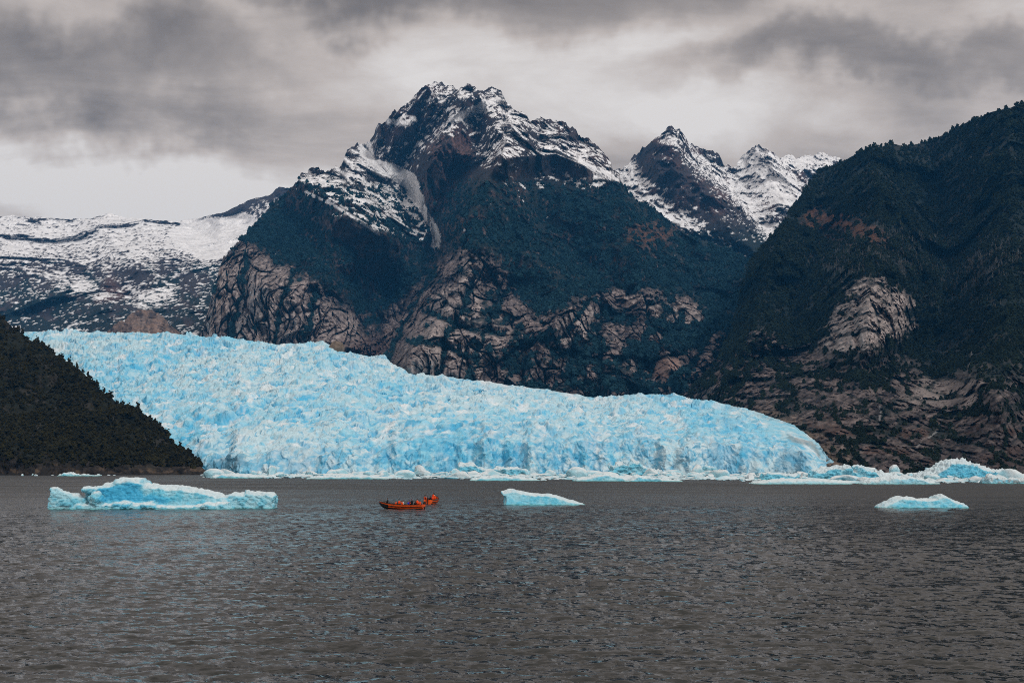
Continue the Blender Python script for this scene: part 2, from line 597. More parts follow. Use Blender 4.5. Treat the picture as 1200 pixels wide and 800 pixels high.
# ---- twin snowy peaks (behind the main mountain, right)
BP_TOP = pl([(660, 235), (700, 215), (721, 199), (733, 194), (740, 185), (758, 171), (779, 152), (787, 148), (800, 156), (810, 169), (829, 175), (842, 181),
             (850, 194), (862, 194), (871, 181), (881, 171), (892, 170), (904, 179), (915, 185), (925, 181), (933, 185), (950, 181), (967, 181),
             (987, 187), (1010, 196), (1060, 215)])
BP_D = tps([(660, 330, 5600), (750, 330, 5600), (860, 330, 5500), (960, 340, 5400), (1060, 330, 5500), (730, 240, 6300), (760, 230, 6400), (790, 148, 7200), (740, 185, 7000), (800, 220, 6500), (850, 194, 7300),
            (885, 170, 7600), (880, 230, 6900), (910, 260, 6300), (850, 270, 6000), (940, 182, 7700), (960, 240, 7000), (1060, 215, 7700), (660, 235, 6600)])


def bp_depth(px, py):
    d = BP_D(px, py)
    for pts, A, w in (([(787, 148), (800, 190), (850, 240), (890, 275)], -330, 46), ([(787, 148), (770, 200), (760, 240)], -160, 24),
                      ([(830, 180), (870, 230), (905, 285)], 300, 30), ([(885, 170), (905, 215), (930, 250)], -260, 30),
                      ([(735, 195), (770, 235), (815, 262), (860, 295)], 180, 26)):
        d = d + A * np.clip(1 - linedist(px, py, pts) / w, 0, 1)
    return d


def bp_disp(P, px, py, s):
    X, Y, Z = P[..., 0], P[..., 1], P[..., 2]
    n = ridged((X - 0.3 * Z) / 400, Y / 1300, (Z + 0.3 * X) / 520, 6, 0.52) - 0.9
    f = fbm(X / 80, Y / 240, Z / 80, 4, 0.55)
    return push(P, 230 * n + 28 * f), n


def bp_paint(P, N, px, py, s, n):
    nz = N[..., 2]
    w = fbm(px / 20.0, py / 16.0, 4.5, 4, 0.6)
    wx_ = P[..., 0]; wz_ = P[..., 2]
    fine = fbm((wx_ - wz_ * 0.8) / 24.0, (wz_ + wx_ * 0.5) / 12.0, P[..., 1] / 90.0, 4, 0.62)
    fine = fine - 0.5 * (ridged((wx_ - wz_ * 0.5) / 50.0, P[..., 1] / 150.0, wz_ / 44.0, 3, 0.6) - 0.75)
    col = np.zeros(P.shape) + C_DARK * 1.2
    col = mixa(col, C_RED * 0.75, sst(-0.1, 0.6, w) * 0.7)
    col = mixa(col, C_VEG, sst(248, 285, py + 10 * w) * sst(770, 820, px))
    band = sst(30, 4, linedist(px, py, [(728, 200), (745, 222), (775, 245), (805, 262)])) * 0.65
    band = np.maximum(band, sst(14, 3, linedist(px, py, [(735, 215), (790, 262), (806, 275)])) * 0.8)
    band = np.maximum(band, sst(22, 4, linedist(px, py, [(800, 165), (830, 195), (860, 215), (895, 255), (912, 282)])) * 0.75)
    band = np.maximum(band, sst(7, 1, linedist(px, py, [(832, 276), (850, 282), (866, 295), (872, 302)])) * 0.8)
    band = np.maximum(band, sst(40, 8, linedist(px, py, [(880, 195), (910, 215), (930, 235)])) * 0.95)
    band = np.maximum(band, sst(24, 5, linedist(px, py, [(893, 180), (940, 190), (985, 190)])) * 0.75)
    band = np.maximum(band, sst(12, 2, linedist(px, py, [(778, 160), (800, 175), (806, 190)])) * 0.6)
    band = np.maximum(band, sst(8, 1, linedist(px, py, [(740, 205), (770, 220), (782, 224)])) * 0.8)
    q = band - 0.12 + 0.75 * (nz - 0.5) + 0.58 * fine + 0.1 * w
    return mixa(col, C_SNOW, sst(0.38, 0.54, q))


bp, bpP, _, _ = build_sheet('twin_snowy_peaks', np.linspace(660, 1060, 400), lambda x: 345 + 0 * x, jag(BP_TOP, 3.2, 7.0, 4.0), 200, bp_depth, bp_disp, bp_paint, M['far_rock'], 6, 120)
struct(bp, 'dark pointed peaks streaked with snow behind the main mountain')

# ---- main mountain
MM_TOP = pl([(215, 415), (232, 400), (239, 380), (247, 352), (254, 325), (262, 300), (280, 283), (300, 262), (320, 238), (338, 223), (353, 203), (362, 197), (372, 196), (380, 200),
             (397, 198), (403, 188), (407, 175), (413, 170), (432, 166), (437, 160), (442, 148), (457, 135), (473, 123), (487, 112), (503, 99),
             (517, 95), (523, 101), (542, 103), (552, 97), (563, 104), (573, 103), (587, 105), (593, 117), (603, 128), (615, 132), (622, 142),
             (633, 139), (660, 143), (673, 152), (680, 158), (697, 167), (710, 183), (723, 199), (736, 226), (765, 244), (804, 274), (850, 290),
             (871, 302), (900, 318), (960, 345)])
MM_D = tps([(215, 420, 4350), (237, 400, 4350), (330, 415, 4120), (385, 415, 4050), (440, 430, 3780), (480, 455, 3450), (600, 465, 3250), (700, 480, 3150), (800, 480, 3200),
            (960, 480, 3300), (870, 400, 3750), (300, 330, 4500), (260, 330, 4500), (400, 310, 4700), (360, 198, 5700), (420, 265, 5000), (505, 290, 5250), (470, 365, 4700),
            (440, 388, 4350), (565, 215, 5000), (540, 280, 4550), (505, 350, 4150), (480, 405, 3750), (600, 330, 4150), (650, 255, 4650), (700, 350, 3950),
            (750, 275, 4650), (800, 350, 4200), (850, 300, 4850), (804, 274, 5150), (517, 97, 6300), (587, 105, 6250), (660, 143, 6000), (723, 199, 5650),
            (442, 148, 6150), (407, 175, 5950), (300, 262, 5150), (262, 300, 4750), (535, 200, 5550), (480, 165, 5950), (500, 250, 5450), (640, 200, 5250), (960, 345, 4900)])
CRACKS = [[(512, 290), (508, 320), (490, 350), (470, 385), (455, 420)], [(552, 330), (540, 370), (520, 400), (515, 440)], [(600, 330), (575, 370), (560, 420), (545, 445)],
          [(475, 400), (520, 405), (560, 425)], [(500, 365), (545, 385), (590, 392)], [(690, 350), (660, 395), (610, 400), (590, 430)], [(700, 380), (705, 430), (700, 470)],
          [(640, 405), (700, 425)], [(760, 370), (755, 430), (740, 460)], [(800, 370), (770, 410), (760, 440)], [(865, 320), (840, 380), (810, 430), (795, 465)],
          [(290, 300), (283, 345), (268, 400)], [(345, 320), (330, 350), (322, 402)], [(370, 345), (358, 400)]]


def mm_depth(px, py):
    d = MM_D(px, py)
    for pts, A, w in (([(428, 172), (455, 205), (490, 240), (510, 285), (495, 330), (465, 375), (440, 395)], 380, 50),
                      ([(600, 150), (585, 190), (560, 220), (540, 280), (512, 340), (485, 395), (478, 430)], -300, 46),
                      ([(545, 110), (535, 150), (500, 200), (505, 260)], -150, 30), ([(555, 140), (560, 180), (530, 240)], 160, 26),
                      ([(600, 185), (650, 180), (700, 200), (740, 235)], -170, 26), ([(345, 210), (390, 235), (440, 270), (480, 290)], -170, 34),
                      ([(640, 260), (700, 320), (720, 350)], 200, 46), ([(300, 265), (290, 300), (320, 350)], -150, 40),
                      ([(330, 260), (390, 310), (430, 350)], 130, 50), ([(760, 345), (800, 360), (830, 370)], -150, 40),
                      ([(690, 345), (660, 370), (620, 410)], -160, 34), ([(500, 105), (470, 140), (455, 180)], -130, 24), ([(520, 100), (500, 150), (470, 190)], 130, 20),
                      ([(560, 100), (580, 150), (610, 180)], -110, 24), ([(780, 415), (790, 440)], -110, 26), ([(660, 150), (650, 180), (690, 190)], -90, 24)):
        d = d + 1.45 * A * np.clip(1 - linedist(px, py, pts) / w, 0, 1) ** 1.2
    for c in CRACKS:
        d = d + 60 * np.clip(1 - linedist(px + 5 * perlin(px / 14, py / 14, 9.0), py, c) / 9.0, 0, 1)
    return d


CLIFF_L = [(236, 402), (247, 345), (258, 310), (285, 292), (320, 305), (345, 320), (380, 345), (425, 375), (420, 400), (386, 418), (320, 412)]
CLIFF_R = [(380, 420), (400, 398), (450, 380), (478, 350), (510, 322), (545, 292), (580, 312), (590, 335), (612, 352), (640, 372), (690, 345), (735, 338),
           (800, 352), (840, 368), (850, 395), (830, 440), (800, 475), (690, 480), (600, 460), (480, 455)]


def mm_rockmask(px, py):
    w = 10 * fbm(px / 30.0, py / 26.0, 1.5, 4, 0.6) + 8 * fbm(px / 8.0, py / 10.0, 2.5, 3, 0.6)
    return np.maximum(poly(px, py, CLIFF_L, 6, w), poly(px, py, CLIFF_R, 7, w))


def mm_disp(P, px, py, s):
    X, Y, Z = P[..., 0], P[..., 1], P[..., 2]
    wx = 60 * perlin(X / 240, Y / 240, Z / 240); wz = 60 * perlin(X / 240 + 9, Y / 240, Z / 240)
    n = ridged((X + wx) / 360, Y / 1400, (Z + wz) / 620, 6, 0.52) - 0.9
    f = fbm(X / 70, Y / 220, Z / 80, 5, 0.56)
    rk = mm_rockmask(px, py)
    high = sst(250, 185, py)
    dx = X + 16 * perlin(X / 60, Z / 60, 1.0); dz = Z + 16 * perlin(X / 60, Z / 60, 8.0)
    left = sst(470, 400, px)
    f1, f2, cid, ox, oy = voro((dx + (0.35 - 0.3 * left) * dz) / (66 - 24 * left), (dz - 0.4 * dx * (1 - left)) / (100 + 60 * left))
    g1, g2, cid2, ox2, oy2 = voro((dx + 0.2 * dz) / 21 + 30, dz / (30 + 30 * left))
    slab = sst(0, 0.10, f2 - f1) * (0.7 + 0.75 * RND[cid] + ox * 1.5 * (RND[(cid * 3) & 255] - 0.5) + oy * 0.9 * (RND[(cid * 5) & 255] - 0.3))
    slab2 = sst(0, 0.10, g2 - g1) * (0.5 + 1.0 * RND[cid2] + ox2 * 1.6 * (RND[(cid2 * 3) & 255] - 0.5)) + 0.5 * (ridged(X / 26, Y / 60, Z / (26 + 30 * left), 3, 0.6) - 0.8)
    amp = 0.85 + 0.35 * high
    Q = push(P, amp * 210 * n + (18 + 14 * high + 8 * rk) * f + rk * (62 * slab + 30 * slab2))
    return Q, (rk, slab, slab2, cid, f2 - f1, g2 - g1, n, f)


def mm_paint(P, N, px, py, s, ex):
    rk, slab, slab2, cid, cr, cr2, n, f = ex
    nz = N[..., 2]
    w = fbm(px / 26.0, py / 22.0, 1.5, 4, 0.6)
    fine = fbm(P[..., 0] / 22.0, P[..., 1] / 60.0, P[..., 2] / 13.0, 4, 0.62)
    vert = fbm(P[..., 0] / 10.0, P[..., 1] / 60.0, P[..., 2] / 42.0, 4, 0.65)
    rib = ridged((P[..., 0] + 0.5 * P[..., 2]) / 46.0, P[..., 1] / 140.0, P[..., 2] / 34.0, 3, 0.6) - 0.75
    high = sst(225, 190, py + 14 * w)
    # bare alpine rock up high, forest below
    col = np.zeros(P.shape) + C_DARK
    col = mixa(col, C_RED * 0.7, sst(-0.2, 0.7, w + 0.4 * vert) * 0.6)
    wall = poly(px, py, [(505, 160), (540, 150), (560, 175), (545, 215), (530, 250), (505, 262), (498, 240), (505, 200)], 10, 9 * w)
    col = mixa(col, C_RED * (0.85 + 0.8 * vert[..., None]), wall * sst(-0.7, 0.4, vert + w) * 0.8)
    veg = (1 - high) * (1 - rk)
    veg = np.maximum(veg, poly(px, py, [(300, 255), (340, 230), (400, 262), (470, 285), (505, 300), (500, 340), (440, 378), (380, 335), (320, 290)], 8, 6 * w) * 0.95)
    rill = sst(0.25, 0.65, vert + 0.4 * w + 0.9 * (0.45 - nz))
    col = mixa(col, C_VEG * (1 + 0.5 * fine[..., None]), veg * (1 - rill * 0.85))
    col = mixa(col, C_ROCK * 0.45, veg * rill * sst(0.1, 0.6, fine + 0.2) * 0.8)
    scrub = sst(0.25, 0.6, w) * sst(300, 345, py) * veg * 0.6
    col = mixa(col, C_SCRUB, scrub)
    brown = poly(px, py, [(734, 272), (748, 263), (770, 261), (792, 268), (780, 280), (760, 288), (742, 286)], 5, 7 * fine)
    col = mixa(col, C_BROWN * (0.8 + 0.5 * vert[..., None]), brown * sst(-0.5, 0.3, fine + 0.3 * w) * 0.8)
    # cliffs: tone by slab, cracks filled with scrub
    tone = 0.30 + 0.45 * RND[(cid * 13 + 5) & 255] + 0.25 * w + 0.62 * vert + 0.2 * fine
    bright = poly(px, py, [(652, 398), (655, 378), (680, 362), (700, 362), (688, 405), (672, 410)], 6, 4 * fine)
    bright = np.maximum(bright, 0.5 * poly(px, py, [(476, 440), (495, 395), (520, 345), (545, 300), (562, 315), (565, 350), (598, 398), (560, 440), (520, 446)], 10, 6 * w))
    bright = np.maximum(bright, 0.55 * poly(px, py, [(720, 342), (760, 345), (828, 366), (820, 388), (780, 375), (735, 355)], 6, 5 * fine))
    bright = np.maximum(bright, 0.55 * poly(px, py, [(762, 438), (775, 418), (795, 420), (803, 440), (780, 446)], 4, 3 * fine))
    bright = np.maximum(bright, 0.42 * poly(px, py, CLIFF_L, 10, 6 * w))
    low = poly(px, py, [(400, 400), (450, 385), (470, 400), (470, 440), (400, 420)], 10, 5 * w)
    rock = C_DARK + (C_ROCK - C_DARK) * np.clip(tone, 0, 1.2)[..., None]
    rock = mixa(rock, C_SLAB, np.clip(bright * (0.15 + 0.9 * tone), 0, 1))
    rock = mixa(rock, C_BROWN * 1.5, poly(px, py, [(762, 438), (775, 418), (795, 420), (803, 440), (780, 446)], 4, 3 * fine) * 0.6)
    rock = mixa(rock, C_RED * 0.6, low * 0.6)
    crack = np.maximum(sst(0.08, 0.02, cr + 0.04 * fine) * sst(-0.1, 0.4, w + 0.2) * 0.8, 0.3 * sst(0.08, 0.01, cr2 + 0.04 * fine))
    for c in CRACKS:
        crack = np.maximum(crack, sst(5.0, 1.0, linedist(px + 5 * perlin(px / 14, py / 14, 9.0), py, c) + 2 * fine))
    patch = sst(0.05, 0.45, fbm(px / 34.0, py / 22.0, 12.5, 4, 0.6) + 0.25 * sst(560, 640, px) * sst(345, 365, py) - 0.5 * bright)
    rock = mixa(rock, C_VEG * 1.1, np.clip(np.maximum(crack, patch * sst(440, 560, px) * 0.9), 0, 1))
    col = mixa(col, rock, rk)
    # snow
    D = np.zeros(px.shape)
    def area(pts, dens, soft=14):
        nonlocal D
        D = np.maximum(D, dens * poly(px, py, pts, soft, 6 * w))
    area([(395, 198), (432, 165), (445, 148), (500, 98), (590, 104), (600, 122), (560, 150), (500, 165), (480, 195), (445, 205), (400, 215)], 0.50)
    area([(360, 196), (400, 198), (430, 170), (470, 200), (495, 250), (490, 270), (440, 262), (385, 240), (355, 215)], 0.36)
    area([(585, 128), (640, 140), (620, 165), (600, 190), (560, 185), (560, 150)], 0.42)
    area([(590, 190), (640, 168), (690, 190), (725, 205), (700, 215), (650, 208), (600, 215)], 0.40, 10)
    area([(640, 140), (720, 195), (690, 190), (640, 165)], 0.28, 10)
    area([(482, 250), (505, 262), (500, 280), (486, 272)], 0.5, 5)
    area([(500, 180), (530, 170), (520, 205), (505, 200)], 0.2, 8)
    q = D + 0.95 * (nz - 0.45) * (D > 0.02) + 0.55 * fine - 0.85 * rib + 0.08 * w - 0.55 * (D < 0.04)
    line = lambda pts, wd, k: k * sst(wd, wd * 0.25, linedist(px + 2.5 * fine, py + 2.0 * fine, pts))
    for pts, wd, k in (([(428, 172), (432, 192), (458, 200), (480, 214), (492, 236)], 12.5, 1.0), ([(492, 236), (502, 255), (511, 275), (510, 287)], 7.5, 1.0),
                       ([(358, 225), (390, 240), (420, 258), (445, 275)], 3.2, 0.62), ([(640, 172), (680, 190), (715, 210)], 4.0, 0.72), ([(690, 195), (725, 210)], 6, 0.6),
                       ([(455, 142), (475, 145), (485, 140)], 7, 0.6), ([(440, 188), (460, 192), (485, 205), (492, 222)], 2.4, 0.7), ([(530, 140), (555, 130), (570, 120)], 8, 0.62), ([(562, 130), (572, 120), (585, 118)], 7, 0.6)):
        q = np.maximum(q, line(pts, wd, k))
    q = q - 0.4 * wall
    return mixa(col, C_SNOW, sst(0.36, 0.50, q))


mm, mmP, mmC, mmX = build_sheet('main_mountain', np.linspace(215, 960, 760), lambda x: np.where(x < 870, ICE_TOP(x) + 16, 480), jag(MM_TOP, 3.8, 7.0, 6.0), 400, mm_depth, mm_disp, mm_paint, M['far_rock'], 6, 110, smooth=False)
struct(mm, 'rugged main mountain with snowy summit, forest and rock cliffs')

# ---- pale rock dome at the glacier's far edge
RD_TOP = pl([(112, 398), (125, 390), (134, 381), (143, 375), (146, 377), (152, 368), (160, 364), (177, 363), (190, 369), (200, 381), (213, 391), (230, 400)])


def rd_disp(P, px, py, s):
    X, Y, Z = P[..., 0], P[..., 1], P[..., 2]
    f1, f2, cid, _, _ = voro(X / 40 + 0.2 * Z / 40, Z / 60)
    Q = P.copy()
    sl = np.sqrt(np.clip(f2 - f1, 0, 1))
    Q[..., 1] -= 9 * sl + 14 * fbm(X / 25, Y / 25, Z / 25, 4)
    Q[..., 2] += 2.5 * fbm(X / 18, Y / 18, Z / 18, 3) * (s > 0)
    return Q, (f2 - f1, cid)


def rd_paint(P, N, px, py, s, ex):
    cr, cid = ex
    fine = fbm(px / 5.0, py / 5.0, 7.5, 4, 0.6)
    col = np.zeros(P.shape) + np.array((0.21, 0.145, 0.115))
    col = mixa(col, np.array((0.10, 0.085, 0.08)), sst(-0.3, 0.5, fine + (RND[cid] - 0.5)) * 0.7)
    col = col * (1 + 0.5 * fbm(px / 2.5, py / 6.0, 3.5, 3)[..., None])
    return mixa(col, C_DARK, sst(0.10, 0.45, fbm(px / 9.0, py / 7.0, 14.5, 4, 0.6)) * 0.6)


rd, _, _, _ = build_sheet('rock_dome', np.linspace(112, 230, 150), lambda x: 408 + 0 * x, RD_TOP, 60,
                          lambda px, py: 4560 + 260 * ((px - 168) / 50.0) ** 2 * 0.6 + (400 - py) * 9.0, rd_disp, rd_paint, M['far_rock'], 5, 40)
struct(rd, 'rounded pale brown rock dome beside the far edge of the glacier')

# ---- right hill
RH_TOP = pl([(780, 490), (800, 464), (818, 449), (835, 433), (852, 402), (866, 360), (872, 330), (880, 306), (895, 288), (917, 262), (933, 237), (950, 212), (960, 199),
             (978, 193), (1000, 183), (1017, 174), (1046, 169), (1062, 172), (1075, 169), (1112, 156), (1133, 144), (1158, 133), (1179, 128), (1200, 121),
             (1260, 98), (1340, 80)])
RH_BOT = pl([(780, 500), (800, 485), (850, 490), (890, 500), (930, 514), (955, 532), (966, 550), (975, 560), (1340, 560)])
RH_D = tps([(780, 500, 3000), (800, 480, 2850), (850, 490, 2350), (890, 500, 1960), (930, 514, 1620), (960, 545, 1310), (1000, 560, 1190), (1100, 560, 1180), (1200, 560, 1170), (1340, 560, 1150),
            (835, 434, 2950), (866, 360, 3300), (880, 305, 3550), (917, 262, 3650), (950, 212, 3850), (1000, 183, 4000), (1100, 160, 3750), (1200, 121, 3500), (1340, 80, 3300),
            (980, 290, 3150), (1020, 350, 2600), (1010, 420, 2150), (1000, 480, 1700), (1000, 525, 1400), (1100, 300, 2850), (1100, 400, 2250), (1100, 500, 1550),
            (1200, 300, 2650), (1200, 420, 1950), (1200, 500, 1500), (900, 430, 2450), (905, 360, 2950), (1340, 300, 2500), (1340, 450, 1700)])
FALLS = [[(1139, 410), (1138, 422), (1136, 431)], [(1031, 476), (1032, 486), (1029, 497)], [(1074, 525), (1079, 519)], [(1088, 513), (1097, 506)]]
SLAB_R = [(962, 408), (975, 375), (990, 345), (1015, 330), (1040, 333), (1070, 350), (1074, 380), (1062, 395), (1040, 402), (1020, 415), (990, 412)]


def rh_depth(px, py):
    d = RH_D(px, py)
    for pts, A, w in (([(917, 262), (900, 330), (880, 400), (850, 450)], -120, 40), ([(960, 205), (960, 280), (940, 340), (930, 400)], 130, 46),
                      ([(1017, 174), (1030, 240), (1020, 330), (1015, 400)], -190, 60), ([(1090, 170), (1110, 250), (1110, 350), (1090, 430)], 170, 60),
                      ([(1180, 130), (1190, 250), (1180, 380), (1170, 480)], -120, 60), ([(1075, 340), (1070, 400), (1030, 430)], 90, 26),
                      ([(1090, 435), (1140, 440), (1170, 470)], -70, 30)):
        d = d + 1.6 * A * np.clip(1 - linedist(px, py, pts) / w, 0, 1) ** 1.2
    for c in ([(1012, 340), (1000, 375), (1008, 412)], [(985, 370), (975, 412)]):
        d = d + 35 * np.clip(1 - linedist(px, py, c) / 6.0, 0, 1)
    return d


def rh_disp(P, px, py, s):
    X, Y, Z = P[..., 0], P[..., 1], P[..., 2]
    n = ridged((X - 0.25 * Z) / 300, Y / 1100, (Z + 0.25 * X) / 420, 7, 0.52) - 0.9
    f = fbm(X / 42, Y / 70, Z / 42, 5, 0.62)
    w = 11 * fbm(px / 40.0, py / 26.0, 21.5, 4, 0.6)
    w2 = 13 * fbm(px / 14.0, py / 12.0, 22.5, 4, 0.65)
    rk = np.maximum(poly(px, py, SLAB_R, 7, w2), sst(385, 450, py + 1.5 * w + 0.12 * (1000 - px)))
    rk = np.maximum(rk, poly(px, py, [(800, 470), (840, 430), (885, 385), (950, 400), (960, 470), (900, 500)], 14, w))
    dx = X + 9 * perlin(X / 40, Z / 40, 1.0); dz = Z + 9 * perlin(X / 40, Z / 40, 8.0)
    f1, f2, cid, _, _ = voro((dx - 0.5 * dz) / 34, dz / 40)
    g1, g2, _, _, _ = voro((dx - 0.3 * dz) / 11 + 30, dz / 14)
    slab = sst(0, 0.35, f2 - f1) * (0.4 + 0.9 * RND[cid])
    slab2 = sst(0, 0.35, g2 - g1) + 1.1 * (ridged((X - 0.6 * Z) / 20, Y / 50, (Z + 0.4 * X) / 14, 4, 0.6) - 0.8)
    near = np.clip(P[..., 1] / 2600, 0.35, 1.2)
    foot = sst(0.0, 0.04, s)
    Q = push(P, near * (135 * n + 20 * f + rk * (30 * slab + 13 * slab2)) * (0.25 + 0.75 * foot))
    return Q, (rk, slab, cid, f2 - f1, g2 - g1)


def rh_paint(P, N, px, py, s, ex):
    rk, slab, cid, cr, cr2 = ex
    nz = N[..., 2]
    w = fbm(px / 30.0, py / 22.0, 31.5, 4, 0.6)
    fine = fbm(px / 6.0, py / 4.0, 32.5, 4, 0.6)
    diag = fbm((px - py * 0.9) / 18.0, (py + px * 0.55) / 3.6, 33.5, 4, 0.66)
    col = np.zeros(P.shape) + C_VEG * np.array((1.0, 0.9, 0.8))
    col = mixa(col, C_SCRUB, sst(0.1, 0.6, w) * 0.35)
    grass = poly(px, py, [(935, 262), (948, 250), (985, 253), (1010, 262), (1035, 272), (1040, 284), (1012, 280), (990, 270), (950, 266)], 5, 8 * fine)
    grass = np.maximum(grass, 0.8 * poly(px, py, [(940, 250), (962, 243), (965, 248), (945, 256)], 3, 4 * fine))
    grass = np.maximum(grass, 0.7 * poly(px, py, [(965, 275), (990, 278), (1000, 288), (975, 284)], 4, 6 * fine))
    col = mixa(col, C_BROWN * (0.75 + 0.5 * fine[..., None]), grass * sst(-0.8, 0.1, diag + 0.5 * w) * 0.9)
    tone = 0.20 + 0.35 * RND[(cid * 13 + 5) & 255] + 0.3 * w + 0.6 * diag + 0.45 * fine
    rock = C_DARK * 0.6 + (C_ROCK * 0.62 - C_DARK * 0.6) * np.clip(tone, 0, 1.2)[..., None]
    slabm = poly(px, py, SLAB_R, 9, 13 * fbm(px / 14.0, py / 12.0, 22.5, 4, 0.65))
    rock = mixa(rock, C_SLAB * 0.72, slabm * np.clip(0.45 + 0.55 * tone, 0, 1))
    rock = mixa(rock, C_SLAB * 0.6, 0.6 * poly(px, py, [(1060, 470), (1085, 440), (1120, 435), (1150, 450), (1140, 470), (1090, 478)], 7, 6 * w))
    rock = mixa(rock, C_BROWN * 0.55, sst(0.15, 0.5, fbm(px / 40.0, py / 12.0, 35.5, 3)) * sst(470, 510, py) * 0.6)
    rock = mixa(rock, C_DARK * 0.55, sst(490, 540, py) * sst(1010, 1120, px) * 0.5)
    rock = mixa(rock, np.array((0.17, 0.125, 0.09)), sst(26, 4, linedist(px, py, [(900, 492), (940, 512), (965, 532), (985, 545)])) * np.clip(0.5 + fine, 0, 1))
    patch = sst(0.0, 0.45, fbm(px / 30.0, py / 18.0, 37.5, 4, 0.6) + sst(480, 400, py) * 0.25 - 0.10 - 0.9 * slabm - 0.35 * sst(480, 530, py))
    crack = np.maximum(sst(0.14, 0.02, cr + 0.05 * fine), 0.5 * sst(0.12, 0.02, cr2 + 0.05 * fine))
    rock = mixa(rock, C_VEG * np.array((1.1, 0.95, 0.8)), np.clip(np.maximum(0.85 * crack, 0.85 * patch), 0, 1))
    col = mixa(col, rock, rk)
    for c in FALLS:
        col = mixa(col, np.array((0.7, 0.7, 0.7)), sst(1.5, 0.5, linedist(px + 1.2 * fine, py, c)) * 0.22)
    peb = sst(0.55, 0.75, fbm(px / 3.0, py / 3.0, 41.0, 2)) * sst(250, 150, py) * sst(1090, 1150, px)
    col = mixa(col, np.array((0.35, 0.35, 0.35)), peb * 0.5)
    return col


rh, rhP, rhC, rhX = build_sheet('right_hill', np.linspace(780, 1340, 580), RH_BOT, jag(RH_TOP, 1.6, 22.0, 8.0), 400, rh_depth, rh_disp, rh_paint, M['near_rock'], 6, 70, smooth=False)
struct(rh, 'steep dark forested hill with bare rock slabs right of the glacier')

# ---- left headland
HL_TOP = pl([(-200, 235), (-90, 310), (0, 371), (22, 391), (50, 408), (80, 429), (102, 441), (112, 453), (140, 476), (175, 492), (193, 503), (197, 512), (212, 523), (225, 536), (244, 554), (252, 559)])
HL_D = tps([(-200, 560, 1120), (0, 560, 1130), (120, 560, 1140), (200, 560, 1160), (252, 560, 1185), (225, 540, 1230), (200, 515, 1310), (150, 480, 1420), (100, 440, 1560), (50, 408, 1680), (0, 371, 1800), (-200, 235, 2100),
            (0, 470, 1420), (100, 510, 1270), (-200, 400, 1600), (50, 530, 1210)])


def hl_disp(P, px, py, s):
    X, Y, Z = P[..., 0], P[..., 1], P[..., 2]
    n = ridged(X / 120, Y / 260, Z / 150, 6, 0.52) - 0.9
    f = fbm(X / 16, Y / 24, Z / 16, 4, 0.58)
    g1, g2, _, _, _ = voro(X / 9, Z / 6)
    shore = sst(14, 4, Z)
    foot = sst(0.0, 0.03, s)
    tip = sst(252, 200, px)
    Q = P.copy()
    Q[..., 1] -= (24 * n + 3 * f + shore * 5 * np.sqrt(np.clip(g2 - g1, 0, 1))) * (0.3 + 0.7 * tip)
    Q[..., 2] += foot * (0.2 + 0.8 * tip) * (7 * n + 1.3 * f + shore * 2.4 * np.sqrt(np.clip(g2 - g1, 0, 1)))
    return Q, None


def hl_paint(P, N, px, py, s, ex):
    fine = fbm(px / 6.0, py / 4.0, 52.5, 4, 0.6)
    w = fbm(px / 24.0, py / 20.0, 51.5, 4, 0.6)
    col = np.zeros(P.shape) + np.array((0.012, 0.014, 0.008))
    col = mixa(col, np.array((0.045, 0.038, 0.032)), sst(0.25, 0.7, w + 0.5 * fine) * 0.55)
    shore = sst(17, 6, P[..., 2] + 9 * w + 5 * fine)
    rock = np.array((0.024, 0.020, 0.017)) * (1 + 0.9 * fine[..., None])
    rock = mixa(rock, np.array((0.12, 0.08, 0.05)), sst(0.25, 0.6, fine + 0.4 * w) * 0.55)
    col = mixa(col, rock, shore)
    return mixa(col, np.array((0.02, 0.018, 0.016)), sst(2.0, 0.8, P[..., 2]))


hl, hlP, hlC, _ = build_sheet('wooded_headland', np.linspace(-200, 252, 360), lambda x: 560 + 0 * x, jag(HL_TOP, 2.2, 20.0, 9.0), 190, lambda a, b: HL_D(a, b), hl_disp, hl_paint, M['near_rock'], 6, 25, 0.7)
struct(hl, 'dark wooded headland sloping down to the water on the left')

# ================================================================== GLACIER
def front_d(px):
    return 1235 + 38 * perlin(px / 60.0, 0.3 + 0 * px, 1.0) + 16 * perlin(px / 17.0, 5.3 + 0 * px, 1.0) + 60 * sst(300, 200, px)


CLIFF_BASE = pl([(-80, 536), (240, 536), (300, 534), (420, 528), (520, 520), (640, 520), (700, 518), (760, 520), (830, 520), (900, 522), (940, 531), (960, 540), (976, 546), (992, 557)])


def CLIFF_TOP(px):
    return np.minimum(CLIFF_BASE(px) + 9 * perlin(px / 46.0, 0 * px + 2.2, 7.0), 556.0)


def gl_depth(px, py):
    d0 = front_d(px)
    yf = np.maximum(CLIFF_TOP(px), ICE_TOP(px) + 2)
    up = np.clip((557 - py) / (557 - yf), 0, 1)
    t = np.clip((yf - py) / (yf - ICE_TOP(px)), 0, 1)
    far = np.maximum(ICE_CREST(px), d0 + 25)
    mid = d0 + 26 + (far - d0 - 26) * (0.62 * t + 0.38 * t * t)
    return np.where(py > yf, d0 + 26 * up ** 1.3, mid)


